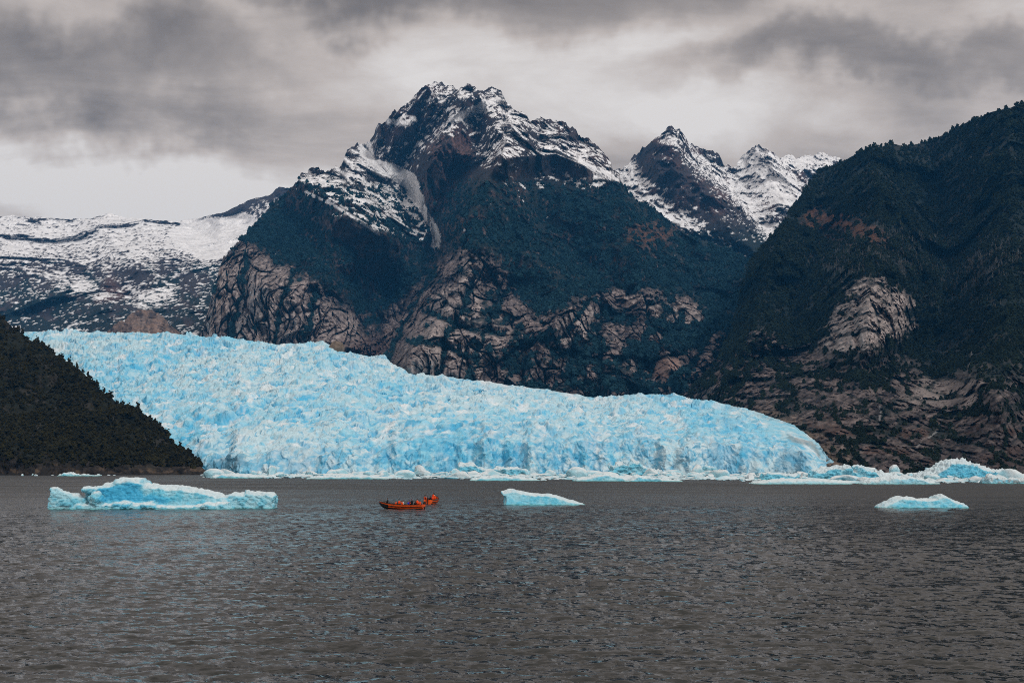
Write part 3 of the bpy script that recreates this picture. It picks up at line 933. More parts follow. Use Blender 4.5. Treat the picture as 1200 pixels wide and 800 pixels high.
def gl_disp(P, px, py, s):
    X, Y, Z = P[..., 0], P[..., 1], P[..., 2]
    yf = CLIFF_TOP(px)
    cliff = sst(-14, 8, py - yf + 7 * perlin(px / 7.0, py / 7.0, 3.0))
    wx = 9 * perlin(X / 60, Y / 60, 0.0); wy = 9 * perlin(X / 60, Y / 60, 5.0)
    ang = 0.25
    u = (X + wx) * math.cos(ang) + (Y + wy) * math.sin(ang); q = -(X + wx) * math.sin(ang) + (Y + wy) * math.cos(ang)
    f1, f2, cid, ox, oy = voro(u / 33, q / 38)
    g1, g2, cid2, ox2, oy2 = voro(u / 14 + 40, q / 18)
    k1, k2, cid3, ox3, oy3 = voro(u / 6.2 + 80, q / 9.0)
    c1 = sst(0.0, 0.22, f2 - f1); c2 = sst(0.0, 0.24, g2 - g1)
    r = lambda c, a: RND[(c * a + 3) & 255] - 0.5
    e1 = sst(0.02, 0.40, f2 - f1); e2 = sst(0.02, 0.42, g2 - g1); e3 = sst(0, 0.4, k2 - k1)
    h = e1 * (3.0 + (RND[cid] - 0.5) * 6.5 + ox * r(cid, 3) * 12 + oy * (r(cid, 5) + 0.2) * 12) - 2.5
    h = h + e2 * (1.6 + (RND[cid2] - 0.5) * 4.5 + ox2 * r(cid2, 3) * 6 + oy2 * (r(cid2, 5) + 0.2) * 7)
    h = h + e3 * (0.8 + (RND[cid3] - 0.5) * 2.2 + oy3 * r(cid3, 5) * 3.0) + 1.3 * fbm(X / 7, Y / 11, 0.5, 4, 0.6)
    crev = sst(0.93, 0.985, 1 - np.abs(perlin(X / 90 + 0.4 * perlin(X / 40, Y / 40, 1.0), Y / 42, 4.5))) * sst(-0.1, 0.4, perlin(X / 120, Y / 160, 8.0) + 0.2)
    h = 0.78 * h + 2.6 * (ridged(X / 40, Y / 20, 4.5, 4, 0.55) - 0.8) - 5.0 * crev
    swell = 9 * fbm(X / 170, Y / 240, 2.0, 3)
    grow = np.clip(Y / 1700.0, 0.85, 1.2)
    smooth_edge = sst(10, 30, linedist(px, py, [(905, 486), (935, 500), (958, 522)]) + 12 * perlin(px / 20, py / 20, 3.0))
    grow = grow * (0.25 + 0.75 * smooth_edge)
    edge = 0.25 + 0.75 * sst(0.0, 0.02, 1 - s)
    # broken vertical wall at the front
    a1, a2, aid, ax, ay = voro((X + 5 * perlin(X / 20, Z / 14, 2.0)) / 19, Z / 34 + 9)
    b1, b2, bid, _, _ = voro((X + 2 * perlin(X / 8, Z / 8, 2.0)) / 7.5, Z / 11 + 9)
    wall = sst(0, 0.4, a2 - a1) * (4 + (RND[aid] - 0.5) * 14 + ax * 8 * (RND[(aid * 3) & 255] - 0.5)) + sst(0, 0.4, b2 - b1) * (2 + (RND[bid] - 0.5) * 5) + 4.0 * (ridged(X / 11, Z / 16, 2.0, 4, 0.6) - 0.8)
    Q = P.copy()
    top = (h * grow + swell * (1 - cliff)) * edge
    Q[..., 2] += top * (1 - 0.6 * cliff) * sst(0, 0.12, s * 5)
    Q[..., 1] -= cliff * 0.55 * wall + (1 - cliff) * 2.2 * fbm(X / 9, Y / 9, 7.0, 2)
    Q[..., 0] += (1 - cliff) * 1.6 * fbm(X / 9, Y / 9, 17.0, 2)
    return Q, (cliff, c1, c2, cid, cid2, cid3, aid, bid, a2 - a1, smooth_edge, crev)


W_ICE = np.array((0.54, 0.71, 0.77)); P_ICE = np.array((0.27, 0.64, 0.80)); B_ICE = np.array((0.05, 0.44, 0.72)); D_ICE = np.array((0.03, 0.30, 0.50)); G_ICE = np.array((0.48, 0.53, 0.55))


def gl_paint(P, N, px, py, s, ex):
    cliff, c1, c2, cid, cid2, cid3, aid, bid, acr, sm, crev = ex
    X, Y, Z = P[..., 0], P[..., 1], P[..., 2]
    N = grid_normals(P)
    nz = np.abs(N[..., 2])
    big = fbm(X / 140, Y / 260, 3.0, 3)
    fine = fbm(X / 9, Y / 14, Z / 7, 4, 0.62)
    fresh = RND[(cid2 * 11 + 3) & 255]; fresh3 = RND[(cid3 * 17 + 3) & 255]
    pale = sst(-0.55, 0.75, 0.7 * (fresh - 0.5) + 0.8 * fine + 0.7 * big)
    col = np.zeros(P.shape) + W_ICE
    col = mixa(col, P_ICE, pale * 0.85)
    # clean blue ice shows on steep, freshly broken faces and inside crevasses; weathered crust lies on top
    blue = sst(0.70, 0.22, nz + 0.12 * fine) * (0.15 + 0.85 * fresh3) + 0.75 * (1 - c2) * sst(0.4, 0.8, fresh) + 0.6 * (1 - c1) * sst(-0.2, 0.4, fine)
    spot = sst(0.55, 0.85, fbm(X / 15, Y / 24, 33.0, 3, 0.6) + 0.35 * big)
    blue = blue + 0.5 * spot + 0.3 * big + 0.02 + 0.9 * crev
    col = mixa(col, B_ICE, np.clip(blue, 0, 1) * 0.85 * (0.3 + 0.7 * sm))
    stroke = sst(0.955, 0.985, 1 - np.abs(perlin((X + 3 * perlin(X / 9, Y / 30, 2.0)) / 17, Y / 75, 14.5))) * sst(0.05, 0.4, perlin(X / 60, Y / 90, 18.0) + 0.1)
    col = mixa(col, lerp(B_ICE, D_ICE, 0.5), stroke * 0.8 * sm)
    bright = sst(0.2, 0.6, fbm(X / 22, Y / 40, 43.0, 4, 0.6)) * sst(0.35, 0.75, nz)
    col = mixa(col, np.array((0.80, 0.83, 0.84)), bright * 0.7)
    # the sea wall: dense blue ice in broken panels, rotten grey in between
    wb = RND[(aid * 7 + 1) & 255] * 0.45 + RND[bid] * 0.35 + 0.35 * fbm(X / 5, Z / 7, 3.0, 4, 0.62) + 0.12
    wallc = mixa(np.zeros(P.shape) + W_ICE, P_ICE, sst(-0.5, 0.5, fine + big))
    wallc = mixa(wallc, lerp(B_ICE, D_ICE, 0.35), sst(0.34, 0.64, wb + 0.25 * fine) * 0.85)
    wallc = mixa(wallc, D_ICE, sst(0.78, 1.05, wb + 0.2 * fine) * 0.6)
    wallc = mixa(wallc, D_ICE, sst(0.05, 0.01, acr) * 0.4)
    col = mixa(col, wallc, sst(-26, 16, py - CLIFF_TOP(px) + 16 * fine + 8 * big) * 0.65)
    for pts, a in (([(240, 552), (245, 542), (262, 534), (285, 534), (292, 545), (270, 552)], 0.75), ([(905, 545), (915, 528), (935, 525), (950, 540), (940, 556), (905, 556)], 0.5)):
        col = mixa(col, lerp(D_ICE, G_ICE * 0.5, 0.35), poly(px, py, pts, 4, 4 * fine) * a)
    dirt = sst(0.25, 0.7, fbm(X / 40, Y / 90, 23.0, 4)) * 0.35 + sst(16, 3, py - ICE_TOP(px)) * sst(380, 480, px) * 0.18
    dirt = dirt + 0.0 * sst(4.5, 1.5, linedist(px + 3 * fine, py, [(925, 509), (945, 516), (958, 526), (962, 534)])) * (px > 900)
    col = mixa(col, G_ICE, np.clip(dirt, 0, 1) * 0.5)
    scar = sst(3.0, 1.0, linedist(px + 2 * fine, py + fine, [(924, 509), (938, 515), (950, 518), (960, 528)]))
    col = mixa(col, np.array((0.2, 0.17, 0.14)), scar * 0.5)
    return col


def gl_plateau(P, col, xs):
    k = np.linspace(0, 1, 9)[1:, None]
    d1 = P[-1, :, 1][None]; far = np.maximum(ICE_FAR(xs)[None] + 60, d1 + 30)
    dd = d1 + (far - d1) * k
    z = EYE + (HOR - ICE_TOP(xs)[None]) / F * dd - 4 - 0.010 * (dd - d1)
    B = np.stack([(xs[None] - 600) / F * dd, dd, z], -1)
    return np.concatenate([P, B], 0), np.concatenate([col, np.repeat(col[-1:], 8, 0)], 0)


gl, glP, _, _ = build_sheet('glacier', np.linspace(-60, 990, 960), lambda x: 557.5 + 0 * x, ICE_TOP, 340, gl_depth, gl_disp, gl_paint, M['glacier'], 0, flipcheck=False, smooth=False, after=gl_plateau)
struct(gl, 'pale blue crevassed glacier flowing down to the fjord')

# ================================================================== WATER
def sea_tile(L, N, wind, wdir, amp, seed, lo):
    r = np.random.RandomState(seed)
    k1 = np.fft.fftfreq(N, L / N) * 2 * np.pi
    kx, ky = np.meshgrid(k1, k1)
    k = np.hypot(kx, ky); k[0, 0] = 1
    Lw = wind * wind / 9.81
    ph = np.exp(-1 / (k * Lw) ** 2) / k ** 4
    cosd = (kx * math.cos(wdir) + ky * math.sin(wdir)) / k
    ph *= 0.05 + np.abs(cosd) ** 4
    ph *= np.exp(-(k * lo) ** 2); ph[0, 0] = 0
    h = np.sqrt(ph) * (r.normal(size=k.shape) + 1j * r.normal(size=k.shape))
    z = np.fft.ifft2(h).real
    sc = amp / z.std()
    dx = np.fft.ifft2(-1j * h * kx / k).real * sc; dy = np.fft.ifft2(-1j * h * ky / k).real * sc
    return z * sc, dx, dy, L, N


def sample_tile(t, x, y):
    z, dx, dy, L, N = t
    u = (x / L % 1.0) * N; w = (y / L % 1.0) * N
    i = np.floor(u).astype(int) % N; j = np.floor(w).astype(int) % N
    fu = u - np.floor(u); fw = w - np.floor(w)
    i1 = (i + 1) % N; j1 = (j + 1) % N
    def s(a):
        return (a[j, i] * (1 - fu) + a[j, i1] * fu) * (1 - fw) + (a[j1, i] * (1 - fu) + a[j1, i1] * fu) * fw
    return s(z), s(dx), s(dy)


def build_water():
    az = np.concatenate([np.linspace(-180, -30, 26)[:-1], np.linspace(-30, -22, 24)[:-1], np.linspace(-22, 22, 440), np.linspace(22, 30, 24)[1:], np.linspace(30, 180, 26)[1:]])
    az = np.radians(az)
    d = [0.0, 8.0, 20.0, 32.0, 40.0]
    while d[-1] < 340:
        x = d[-1]
        d.append(x + max(0.19, 0.19 * (x / 60.0) ** 1.5))
    while d[-1] < 1500:
        d.append(d[-1] + 0.00006 * d[-1] ** 2)
    while d[-1] < 6600:
        d.append(d[-1] * 1.035)
    d = np.array(d)
    A, D = np.meshgrid(az, d)
    X = np.sin(A) * D; Y = np.cos(A) * D
    ta = sea_tile(83.0, 1024, 2.15, math.radians(84), 0.047, 3, 0.04)
    tb = sea_tile(31.0, 512, 1.2, math.radians(120), 0.026, 5, 0.03)
    c, s_ = math.cos(0.5), math.sin(0.5)
    z1, x1, y1 = sample_tile(ta, X, Y)
    z2, x2, y2 = sample_tile(tb, X * c - Y * s_, X * s_ + Y * c)
    fade = sst(1500, 1000, D) * (D > 30) * sst(math.radians(30), math.radians(24), np.abs(A))
    gust = 0.85 + 0.3 * np.clip(fbm(X / 26, Y / 40, 0.5, 3) + 0.4, 0, 1.4)
    Z = (z1 + z2) * fade * gust
    X = X + 1.25 * (x1 + x2 * c + y2 * s_) * fade * gust
    Y = Y + 1.25 * (y1 - x2 * s_ + y2 * c) * fade * gust
    P = np.stack([X, Y, Z], -1)
    rough = (0.10 + 0.34 * sst(90, 520, D)).astype(np.float32)
    me = fast_mesh('water', P, grid_faces(P.shape[0], P.shape[1], True))
    at = me.attributes.new('unresolved', 'FLOAT', 'POINT'); at.data.foreach_set('value', rough.ravel())
    return struct(mk('water', me, M['water']), 'grey brown rippled fjord water')


water = build_water()

# ================================================================== FOREST
def ico(sub):
    bm = bmesh.new(); bmesh.ops.create_icosphere(bm, subdivisions=sub, radius=1.0)
    V = np.array([v_.co[:] for v_ in bm.verts], np.float32)
    Fc = np.array([[q.index for q in f.verts] for f in bm.faces], np.int32)
    bm.free()
    return V, Fc


ICO1, ICO2, ICO3 = ico(1), ico(2), ico(3)


def tree_crown_mesh(name, seed, mat, tall):
    """ragged evergreen crown of unit radius: several leaf masses with a broken outline"""
    r = np.random.RandomState(seed)
    V, Fc = ICO2
    vs, fs, off = [], [], 0
    for q in range(5):
        c = np.array((r.uniform(-0.45, 0.45), r.uniform(-0.45, 0.45), 0.35 + tall * q / 4.0 * 1.15))
        rad = (0.75 - 0.11 * q) * r.uniform(0.8, 1.15)
        d = 1 + 0.55 * perlin(V[:, 0] * 2.1 + seed + q * 3, V[:, 1] * 2.1, V[:, 2] * 2.1) + 0.3 * r.uniform(-1, 1, len(V))
        W = V * d[:, None] * rad * np.array((1, 1, 0.72)) + c
        vs.append(W); fs.append(Fc + off); off += len(V)
    me = fast_mesh(name, np.concatenate(vs), np.concatenate(fs), False)
    me.materials.append(mat)
    return me


def forest(name, label, P, weight, count, size, mats, seed, sink=0.2):
    """a far wood that reads as one mass: points scattered over a slope carrying tree crowns"""
    r = np.random.RandomState(seed)
    nv, nu = P.shape[:2]
    cell = np.clip(0.25 * (weight[:-1, :-1] + weight[1:, :-1] + weight[:-1, 1:] + weight[1:, 1:]), 0, None).ravel()
    p = cell / cell.sum()
    idx = r.choice(len(p), count, p=p)
    i, j = idx // (nu - 1), idx % (nu - 1)
    a, b = r.rand(count)[:, None], r.rand(count)[:, None]
    Q = (P[i, j] * (1 - a) + P[i, j + 1] * a) * (1 - b) + (P[i + 1, j] * (1 - a) + P[i + 1, j + 1] * a) * b
    sc = size(Q, r)
    Q[:, 2] -= sc * sink
    me = bpy.data.meshes.new(name)
    me.vertices.add(count); me.vertices.foreach_set('co', Q.astype(np.float32).ravel())
    at = me.attributes.new('size', 'FLOAT_VECTOR', 'POINT')
    S = np.stack([sc, sc, sc * r.uniform(0.8, 1.35, count)], 1).astype(np.float32)
    at.data.foreach_set('vector', S.ravel())
    at = me.attributes.new('spin', 'FLOAT_VECTOR', 'POINT')
    R_ = np.stack([r.uniform(-.15, .15, count), r.uniform(-.15, .15, count), r.uniform(0, 6.28, count)], 1).astype(np.float32)
    at.data.foreach_set('vector', R_.ravel())
    at = me.attributes.new('pick', 'INT', 'POINT'); at.data.foreach_set('value', r.randint(0, len(mats), count).astype(np.int32))
    o = mk(name, me)
    ng = bpy.data.node_groups.new(name + '_scatter', 'GeometryNodeTree')
    ng.interface.new_socket('Geometry', in_out='INPUT', socket_type='NodeSocketGeometry')
    ng.interface.new_socket('Geometry', in_out='OUTPUT', socket_type='NodeSocketGeometry')
    gi = ng.nodes.new('NodeGroupInput'); go = ng.nodes.new('NodeGroupOutput')
    def attr(nm, ty):
        nd = ng.nodes.new('GeometryNodeInputNamedAttribute'); nd.data_type = ty; nd.inputs[0].default_value = nm
        return nd.outputs[0]
    join = ng.nodes.new('GeometryNodeJoinGeometry')
    for k, m_ in enumerate(mats):
        inst = ng.nodes.new('GeometryNodeInstanceOnPoints')
        oi = ng.nodes.new('GeometryNodeObjectInfo'); oi.inputs[0].default_value = m_; oi.transform_space = 'ORIGINAL'
        cmp_ = ng.nodes.new('FunctionNodeCompare'); cmp_.data_type = 'INT'; cmp_.operation = 'EQUAL'
        ng.links.new(attr('pick', 'INT'), cmp_.inputs[2]); cmp_.inputs[3].default_value = k
        ng.links.new(gi.outputs[0], inst.inputs['Points'])
        ng.links.new(cmp_.outputs[0], inst.inputs['Selection'])
        ng.links.new(oi.outputs['Geometry'], inst.inputs['Instance'])
        e2r = ng.nodes.new('FunctionNodeEulerToRotation'); ng.links.new(attr('spin', 'FLOAT_VECTOR'), e2r.inputs[0])
        ng.links.new(e2r.outputs[0], inst.inputs['Rotation'])
        ng.links.new(attr('size', 'FLOAT_VECTOR'), inst.inputs['Scale'])
        ng.links.new(inst.outputs[0], join.inputs[0])
    ng.links.new(join.outputs[0], go.inputs[0])
    md = o.modifiers.new('scatter', 'NODES'); md.node_group = ng
    return struct(o, label, 'stuff')


def crowns(tag_, mat, seed, tall):
    return [bpy.data.objects.new(tag_, tree_crown_mesh(tag_, seed + k, mat, tall)) for k in range(3)]


def veg_amount(col, ref=0.06):
    g_ = col.max(-1)
    return sst(ref, ref * 0.55, g_)


_nv = mmC.shape[0]
wm = veg_amount(mmC[:400], 0.060) * (mmC[:400, :, 1] >= mmC[:400, :, 0] * 1.05)
_py = HOR - (mmP[:400, :, 2] - EYE) / mmP[:400, :, 1] * F
_px = 600 + mmP[:400, :, 0] / mmP[:400, :, 1] * F
wm = wm * sst(205, 240, _py) * (0.25 + sst(-0.35, 0.35, fbm(mmP[:400, :, 0] / 110, mmP[:400, :, 1] / 300, mmP[:400, :, 2] / 90, 4, 0.6)))
forest('mountainside_forest', 'dark blue green forest covering the lower slopes of the main mountain', mmP[:400], wm, 24000,
       lambda Q, r: 2.6 + 7.0 * r.rand(len(Q)) ** 2.2, crowns('evergreen_crown', M['leaf_far'], 20, 0.9), 1)
wr = (0.2 + sst(-0.4, 0.35, fbm(rhP[:400, :, 0] / 80, rhP[:400, :, 1] / 200, rhP[:400, :, 2] / 60, 4, 0.6))) * veg_amount(rhC[:400], 0.055) * (rhC[:400, :, 1] >= rhC[:400, :, 0] * 0.98)
_py = HOR - (rhP[:400, :, 2] - EYE) / rhP[:400, :, 1] * F
_px = 600 + rhP[:400, :, 0] / rhP[:400, :, 1] * F
forest('hillside_forest', 'dark green forest covering the steep hill right of the glacier', rhP[:400], wr, 34000,
       lambda Q, r: (1.7 + 4.6 * r.rand(len(Q)) ** 2.0) * np.clip(Q[:, 1] / 2600, 0.5, 1.25), crowns('evergreen_crown', M['leaf_right'], 30, 0.95), 2)
wd = poly(_px, _py, [(930, 285), (990, 285), (1060, 268), (1150, 280), (1190, 300), (1160, 345), (1090, 350), (1040, 325), (960, 320)], 20,
          14 * fbm(_px / 30, _py / 16, 61.0, 3)) * sst(0.02, 0.3, wr)
forest('dead_trees', 'pale dead tree snags standing among the forest on the right hill', rhP[:400], wd, 2600,
       lambda Q, r: r.uniform(0.8, 1.5, len(Q)), crowns('dead_snag', M['leaf_dead'], 40, 5.0), 3, 0.0)
wh = sst(5, 16, hlP[:190, :, 2] + 5 * fbm(hlP[:190, :, 0] / 20, hlP[:190, :, 1] / 20, 1.0, 3)) * (0.35 + sst(-0.3, 0.3, fbm(hlP[:190, :, 0] / 30, hlP[:190, :, 2] / 20, 5.0, 3)))
forest('headland_forest', 'low dark scrubby forest covering the headland', hlP[:190], wh, 11000,
       lambda Q, r: 0.9 + 2.9 * r.rand(len(Q)) ** 2, crowns('scrub_crown', M['leaf_near'], 50, 0.8), 4)


def skyline_trees():
    r = random.Random(8)
    crown_me = [tree_crown_mesh('crown', 70 + k, M['leaf_near'], 1.5) for k in range(3)]
    bm = bmesh.new()
    bmesh.ops.create_cone(bm, cap_ends=True, segments=7, radius1=0.16, radius2=0.05, depth=1.9, matrix=Matrix.Translation((0, 0, 0.55)))
    for q in range(3):
        bmesh.ops.create_cone(bm, cap_ends=True, segments=5, radius1=0.06, radius2=0.02, depth=0.8,
                              matrix=Matrix.Rotation(q * 2.1, 4, 'Z') @ Matrix.Translation((0.25, 0, 0.7 + 0.15 * q)) @ Matrix.Rotation(0.9, 4, 'Y'))
    trunk_me = bpy.data.meshes.new('trunk'); bm.to_mesh(trunk_me); bm.free()
    trunk_me.materials.append(M['bark'])
    row = hlP[189]
    cols = [int(i) for i in np.linspace(165, 335, 30)]
    for c in cols:
        c += r.randint(-3, 3)
        p = row[c]
        sc = r.uniform(1.6, 3.2)
        t = empty('evergreen_tree', (p[0], p[1] - 1.0, p[2] - 0.4), r.uniform(0, 6.28))
        t.scale = (sc, sc, sc * r.uniform(0.9, 1.3))
        tag(t, 'small dark evergreen tree standing on the skyline of the wooded headland', 'tree', 'evergreens along the headland skyline')
        mk('trunk', trunk_me, None, t)
        o = mk('crown', crown_me[c % 3], None, t); o.location = (0, 0, 0.35)


skyline_trees()

# ================================================================== ICEBERGS
def voxel_union(bm, voxel, smooth=2):
    me = bpy.data.meshes.new('tmp'); bm.to_mesh(me); bm.free()
    o = bpy.data.objects.new('tmp', me); COL.objects.link(o)
    m_ = o.modifiers.new('r', 'REMESH'); m_.mode = 'VOXEL'; m_.voxel_size = voxel; m_.adaptivity = 0
    if smooth:
        s_ = o.modifiers.new('s', 'SMOOTH'); s_.factor = 0.5; s_.iterations = smooth
    dg = bpy.context.evaluated_depsgraph_get(); dg.update()
    ev = o.evaluated_get(dg); em = ev.to_mesh()
    V = np.zeros(len(em.vertices) * 3, np.float32); em.vertices.foreach_get('co', V)
    N = np.zeros(len(em.vertices) * 3, np.float32); em.vertices.foreach_get('normal', N)
    L = np.zeros(len(em.loops), np.int32); em.loops.foreach_get('vertex_index', L)
    nf = len(em.polygons); Fc = L.reshape(nf, 4)
    ev.to_mesh_clear()
    bpy.data.objects.remove(o); bpy.data.meshes.remove(me)
    return V.reshape(-1, 3), N.reshape(-1, 3), Fc


def add_slab(bm, outline, y0, y1, lean=0.0, front=0.86, back=0.75):
    """thick lump with the given outline in x-z; its near and far faces are drawn in a little; lean pushes the top back"""
    zs = [p[1] for p in outline]; zmin = min(zs); zh = max(zs) - zmin
    cx = sum(p[0] for p in outline) / len(outline)
    rings = []
    for t, k in ((0.0, front), (0.18, 0.97), (0.5, 1.0), (0.82, 0.93), (1.0, back)):
        ring = []
        for x, z in outline:
            zz = zmin + (z - zmin) * k
            ring.append(bm.verts.new((cx + (x - cx) * (0.5 + 0.5 * k), y0 + (y1 - y0) * t + lean * (z - zmin) / zh, zz)))
        rings.append(ring)
    n = len(outline)
    for a, b in zip(rings[:-1], rings[1:]):
        for i in range(n):
            bm.faces.new((a[i], a[(i + 1) % n], b[(i + 1) % n], b[i]))
    bm.faces.new(rings[0][::-1]); bm.faces.new(rings[-1])
    bmesh.ops.recalc_face_normals(bm, faces=bm.faces[:])


def add_ball(bm, c, r3):
    bmesh.ops.create_icosphere(bm, subdivisions=3, radius=1.0, matrix=Matrix.Translation(c) @ Matrix.Diagonal((*r3, 1)))


I_WHITE = np.array((0.68, 0.75, 0.77)); I_PALE = np.array((0.36, 0.66, 0.76)); I_CYAN = np.array((0.10, 0.52, 0.71)); I_DEEP = np.array((0.03, 0.33, 0.62))


def iceberg(name, wl, lumps, voxel, label, amp=0.3, blue=None, deep=0.5, group=None, mat=None, dirt=0.0, base_blue=0.0, white=0.0):
    """wl: (reference column, waterline row) in the photo -> real place and size; lumps: outlines in photo pixels"""
    cx, wy = wl
    d = EYE * F / (wy - HOR); k = d / F
    bm = bmesh.new()
    for lp in lumps:
        if lp[0] == 'ball':
            _, x, y, rx, ry, rz, yo = lp
            add_ball(bm, ((x - cx) * k, yo, (wy - y) * k), (rx * k, ry * k, rz * k))
        else:
            out, y0, y1, lean = lp
            pts = [((x - cx) * k, (wy - y) * k) for x, y in out]
            x0, x1 = pts[0][0], pts[-1][0]
            pts = pts + [(x1, -1.2 * k * 8), (x0, -1.2 * k * 8)]
            add_slab(bm, pts, y0, y1, lean)
    V, N, Fc = voxel_union(bm, voxel * k * (1.5 if mat is not None else 1.2))
    amp = amp * (1.7 if mat is not None else 1.0)
    white = white + (0.08 if mat is not None else 0.0)
    u = V / k / 10.0 + sum(map(ord, label)) % 37
    f = fbm(u[:, 0] * 1.1, u[:, 1] * 1.1, u[:, 2] * 1.3, 5, 0.55)
    rd_ = ridged(u[:, 0] * 0.9 + 4, u[:, 1] * 0.9, u[:, 2] * 1.6, 4, 0.5) - 0.8
    chip = voro(u[:, 0] * 1.4, u[:, 1] * 1.4, u[:, 2] * 1.8)
    V = V + N * ((amp * f - 0.6 * amp * rd_ + 0.45 * amp * (RND[chip[2]] - 0.5) * sst(0, 0.2, chip[1] - chip[0])) * k * 10)[:, None]
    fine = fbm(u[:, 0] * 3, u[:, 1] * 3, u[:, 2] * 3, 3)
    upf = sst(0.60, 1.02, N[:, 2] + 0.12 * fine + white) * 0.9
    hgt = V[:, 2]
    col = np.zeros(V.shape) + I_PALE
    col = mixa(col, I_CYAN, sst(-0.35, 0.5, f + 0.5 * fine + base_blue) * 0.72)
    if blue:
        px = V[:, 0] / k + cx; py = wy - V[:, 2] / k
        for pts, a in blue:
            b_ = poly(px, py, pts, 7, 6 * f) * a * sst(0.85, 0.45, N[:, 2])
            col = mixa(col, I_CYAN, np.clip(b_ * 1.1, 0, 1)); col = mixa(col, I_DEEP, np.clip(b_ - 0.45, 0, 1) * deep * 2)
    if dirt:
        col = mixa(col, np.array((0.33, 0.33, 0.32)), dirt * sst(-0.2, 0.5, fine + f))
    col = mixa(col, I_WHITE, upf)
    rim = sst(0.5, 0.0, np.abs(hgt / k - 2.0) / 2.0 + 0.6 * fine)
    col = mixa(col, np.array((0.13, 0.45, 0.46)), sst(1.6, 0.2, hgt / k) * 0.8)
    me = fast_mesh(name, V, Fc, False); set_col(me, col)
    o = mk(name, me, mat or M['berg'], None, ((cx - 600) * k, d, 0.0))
    tag(o, label, 'iceberg', group)
    return o


G_FREE = 'icebergs drifting in the open water'
iceberg('iceberg', (190, 596), [
    ([(92, 596), (96, 573), (105, 571), (118, 566), (127, 564), (132, 560), (140, 559), (160, 560), (167, 566), (178, 567), (195, 569), (210, 569), (232, 573), (250, 577), (262, 581), (270, 586), (272, 596)], -1.0, 7.0, 1.6),
    ([(252, 596), (256, 586), (262, 580), (270, 577), (284, 577), (286, 574), (296, 576), (312, 577), (321, 580), (320, 596)], 0.4, 6.0, 0.6),
    ([(57, 594), (60, 571), (68, 571), (80, 576), (92, 579), (101, 582), (104, 588), (100, 594)], -1.6, 1.6, 0.5),
    ([(84, 596), (92, 589), (130, 590), (150, 586), (158, 590), (180, 587), (185, 592), (232, 592), (245, 589), (270, 588), (275, 596)], -2.6, 1.0, 0.3),
    ('ball', 116, 585, 9, 8, 9, -1.6), ('ball', 106, 574, 12, 20, 4.5, 0.8), ('ball', 153, 593, 7, 9, 6, -2.0), ('ball', 178, 594, 9, 9, 5, -2.0), ('ball', 248, 595, 12, 9, 6, -2.0)],
    1.05, 'long turquoise iceberg with a blue hollow, a lone white lump at one end', 0.16,
    blue=[([(112, 570), (135, 563), (158, 563), (175, 578), (200, 585), (196, 592), (150, 592), (120, 588)], 1.0), ([(190, 575), (215, 580), (255, 590), (200, 592)], 0.5)], group=G_FREE)
iceberg('iceberg', (635, 591.5), [
    ([(590, 591.5), (591, 580), (587, 578), (586, 575), (592, 574), (602, 573), (614, 576), (625, 578), (645, 578.5), (655, 581), (664, 584.5), (676, 587.5), (684, 590), (687, 591.8)], -1.0, 5.0, 2.6)],
    0.8, 'small iceberg tapering to a wedge, white on top and turquoise below, beside the boats', 0.09,
    blue=[([(590, 580), (610, 580), (640, 584), (665, 592), (590, 592)], 0.75)], deep=0.2, group=G_FREE)
iceberg('iceberg', (1085, 595), [
    ([(1031, 594), (1040, 589), (1050, 584), (1058, 581.5), (1068, 582), (1080, 584), (1092, 584), (1100, 583.5), (1104, 580.5), (1109, 579), (1116, 581.5), (1122, 586), (1132, 589), (1138, 593)], -1.0, 5.5, 2.0)],
    0.8, 'low iceberg with a smooth white saddle and one raised hump, alone on the water', 0.10,
    blue=[([(1050, 588), (1080, 590), (1125, 588), (1125, 595), (1050, 595)], 0.65)], deep=0.1, group=G_FREE)

# ---- larger bergs in the pack below the ice front
PK = 'icebergs packed below the glacier front'
iceberg('iceberg', (1150, 561), [([(1075, 561), (1092, 553), (1100, 549), (1107, 545), (1116, 540), (1124, 539), (1137, 538), (1148, 543), (1160, 547), (1172, 551), (1186, 552), (1200, 555), (1240, 561)], -4, 26, 9)],
        0.8, 'large pointed blue iceberg under the dark rocky hillside', 0.20, blue=[([(1095, 552), (1125, 540), (1160, 552), (1180, 560), (1095, 561)], 0.8)], deep=0.25, group=PK, mat=M['brash'], base_blue=0.35)
iceberg('iceberg', (1185, 566.5), [([(1158, 566.5), (1160, 562), (1166, 557), (1175, 558), (1190, 560), (1204, 560), (1222, 566.5)], -2, 12, 3)],
        0.8, 'dirty grey topped iceberg floating in front of the pointed blue one', 0.14, group=PK, mat=M['brash'], dirt=0.8, base_blue=0.3)
iceberg('iceberg', (1058, 567), [([(1012, 567), (1020, 562), (1035, 560), (1052, 558), (1068, 557), (1085, 561), (1100, 564), (1106, 567)], -2, 16, 5)],
        0.8, 'flat pale blue floe reaching out from the pack below the rocky shore', 0.12, group=PK, mat=M['brash'])
iceberg('iceberg', (995, 562), [([(948, 562), (956, 551), (966, 549), (976, 546), (985, 547), (994, 545), (1004, 551), (1008, 545), (1014, 545.5), (1024, 552), (1040, 555), (1052, 554), (1062, 562)], -2, 14, 3)],
        0.8, 'jagged blue ridge of ice below the end of the glacier', 0.22, group=PK, mat=M['brash'], base_blue=0.4)
iceberg('iceberg', (736, 558), [([(713, 558), (716, 547), (724, 542), (731, 542), (736, 545), (742, 538.5), (750, 540), (755, 546), (770, 551), (792, 555), (798, 558)], -2, 14, 3)],
        0.8, 'lumpy two peaked iceberg leaning against the blue front wall of the glacier', 0.20, group=PK, mat=M['brash'], base_blue=0.1)
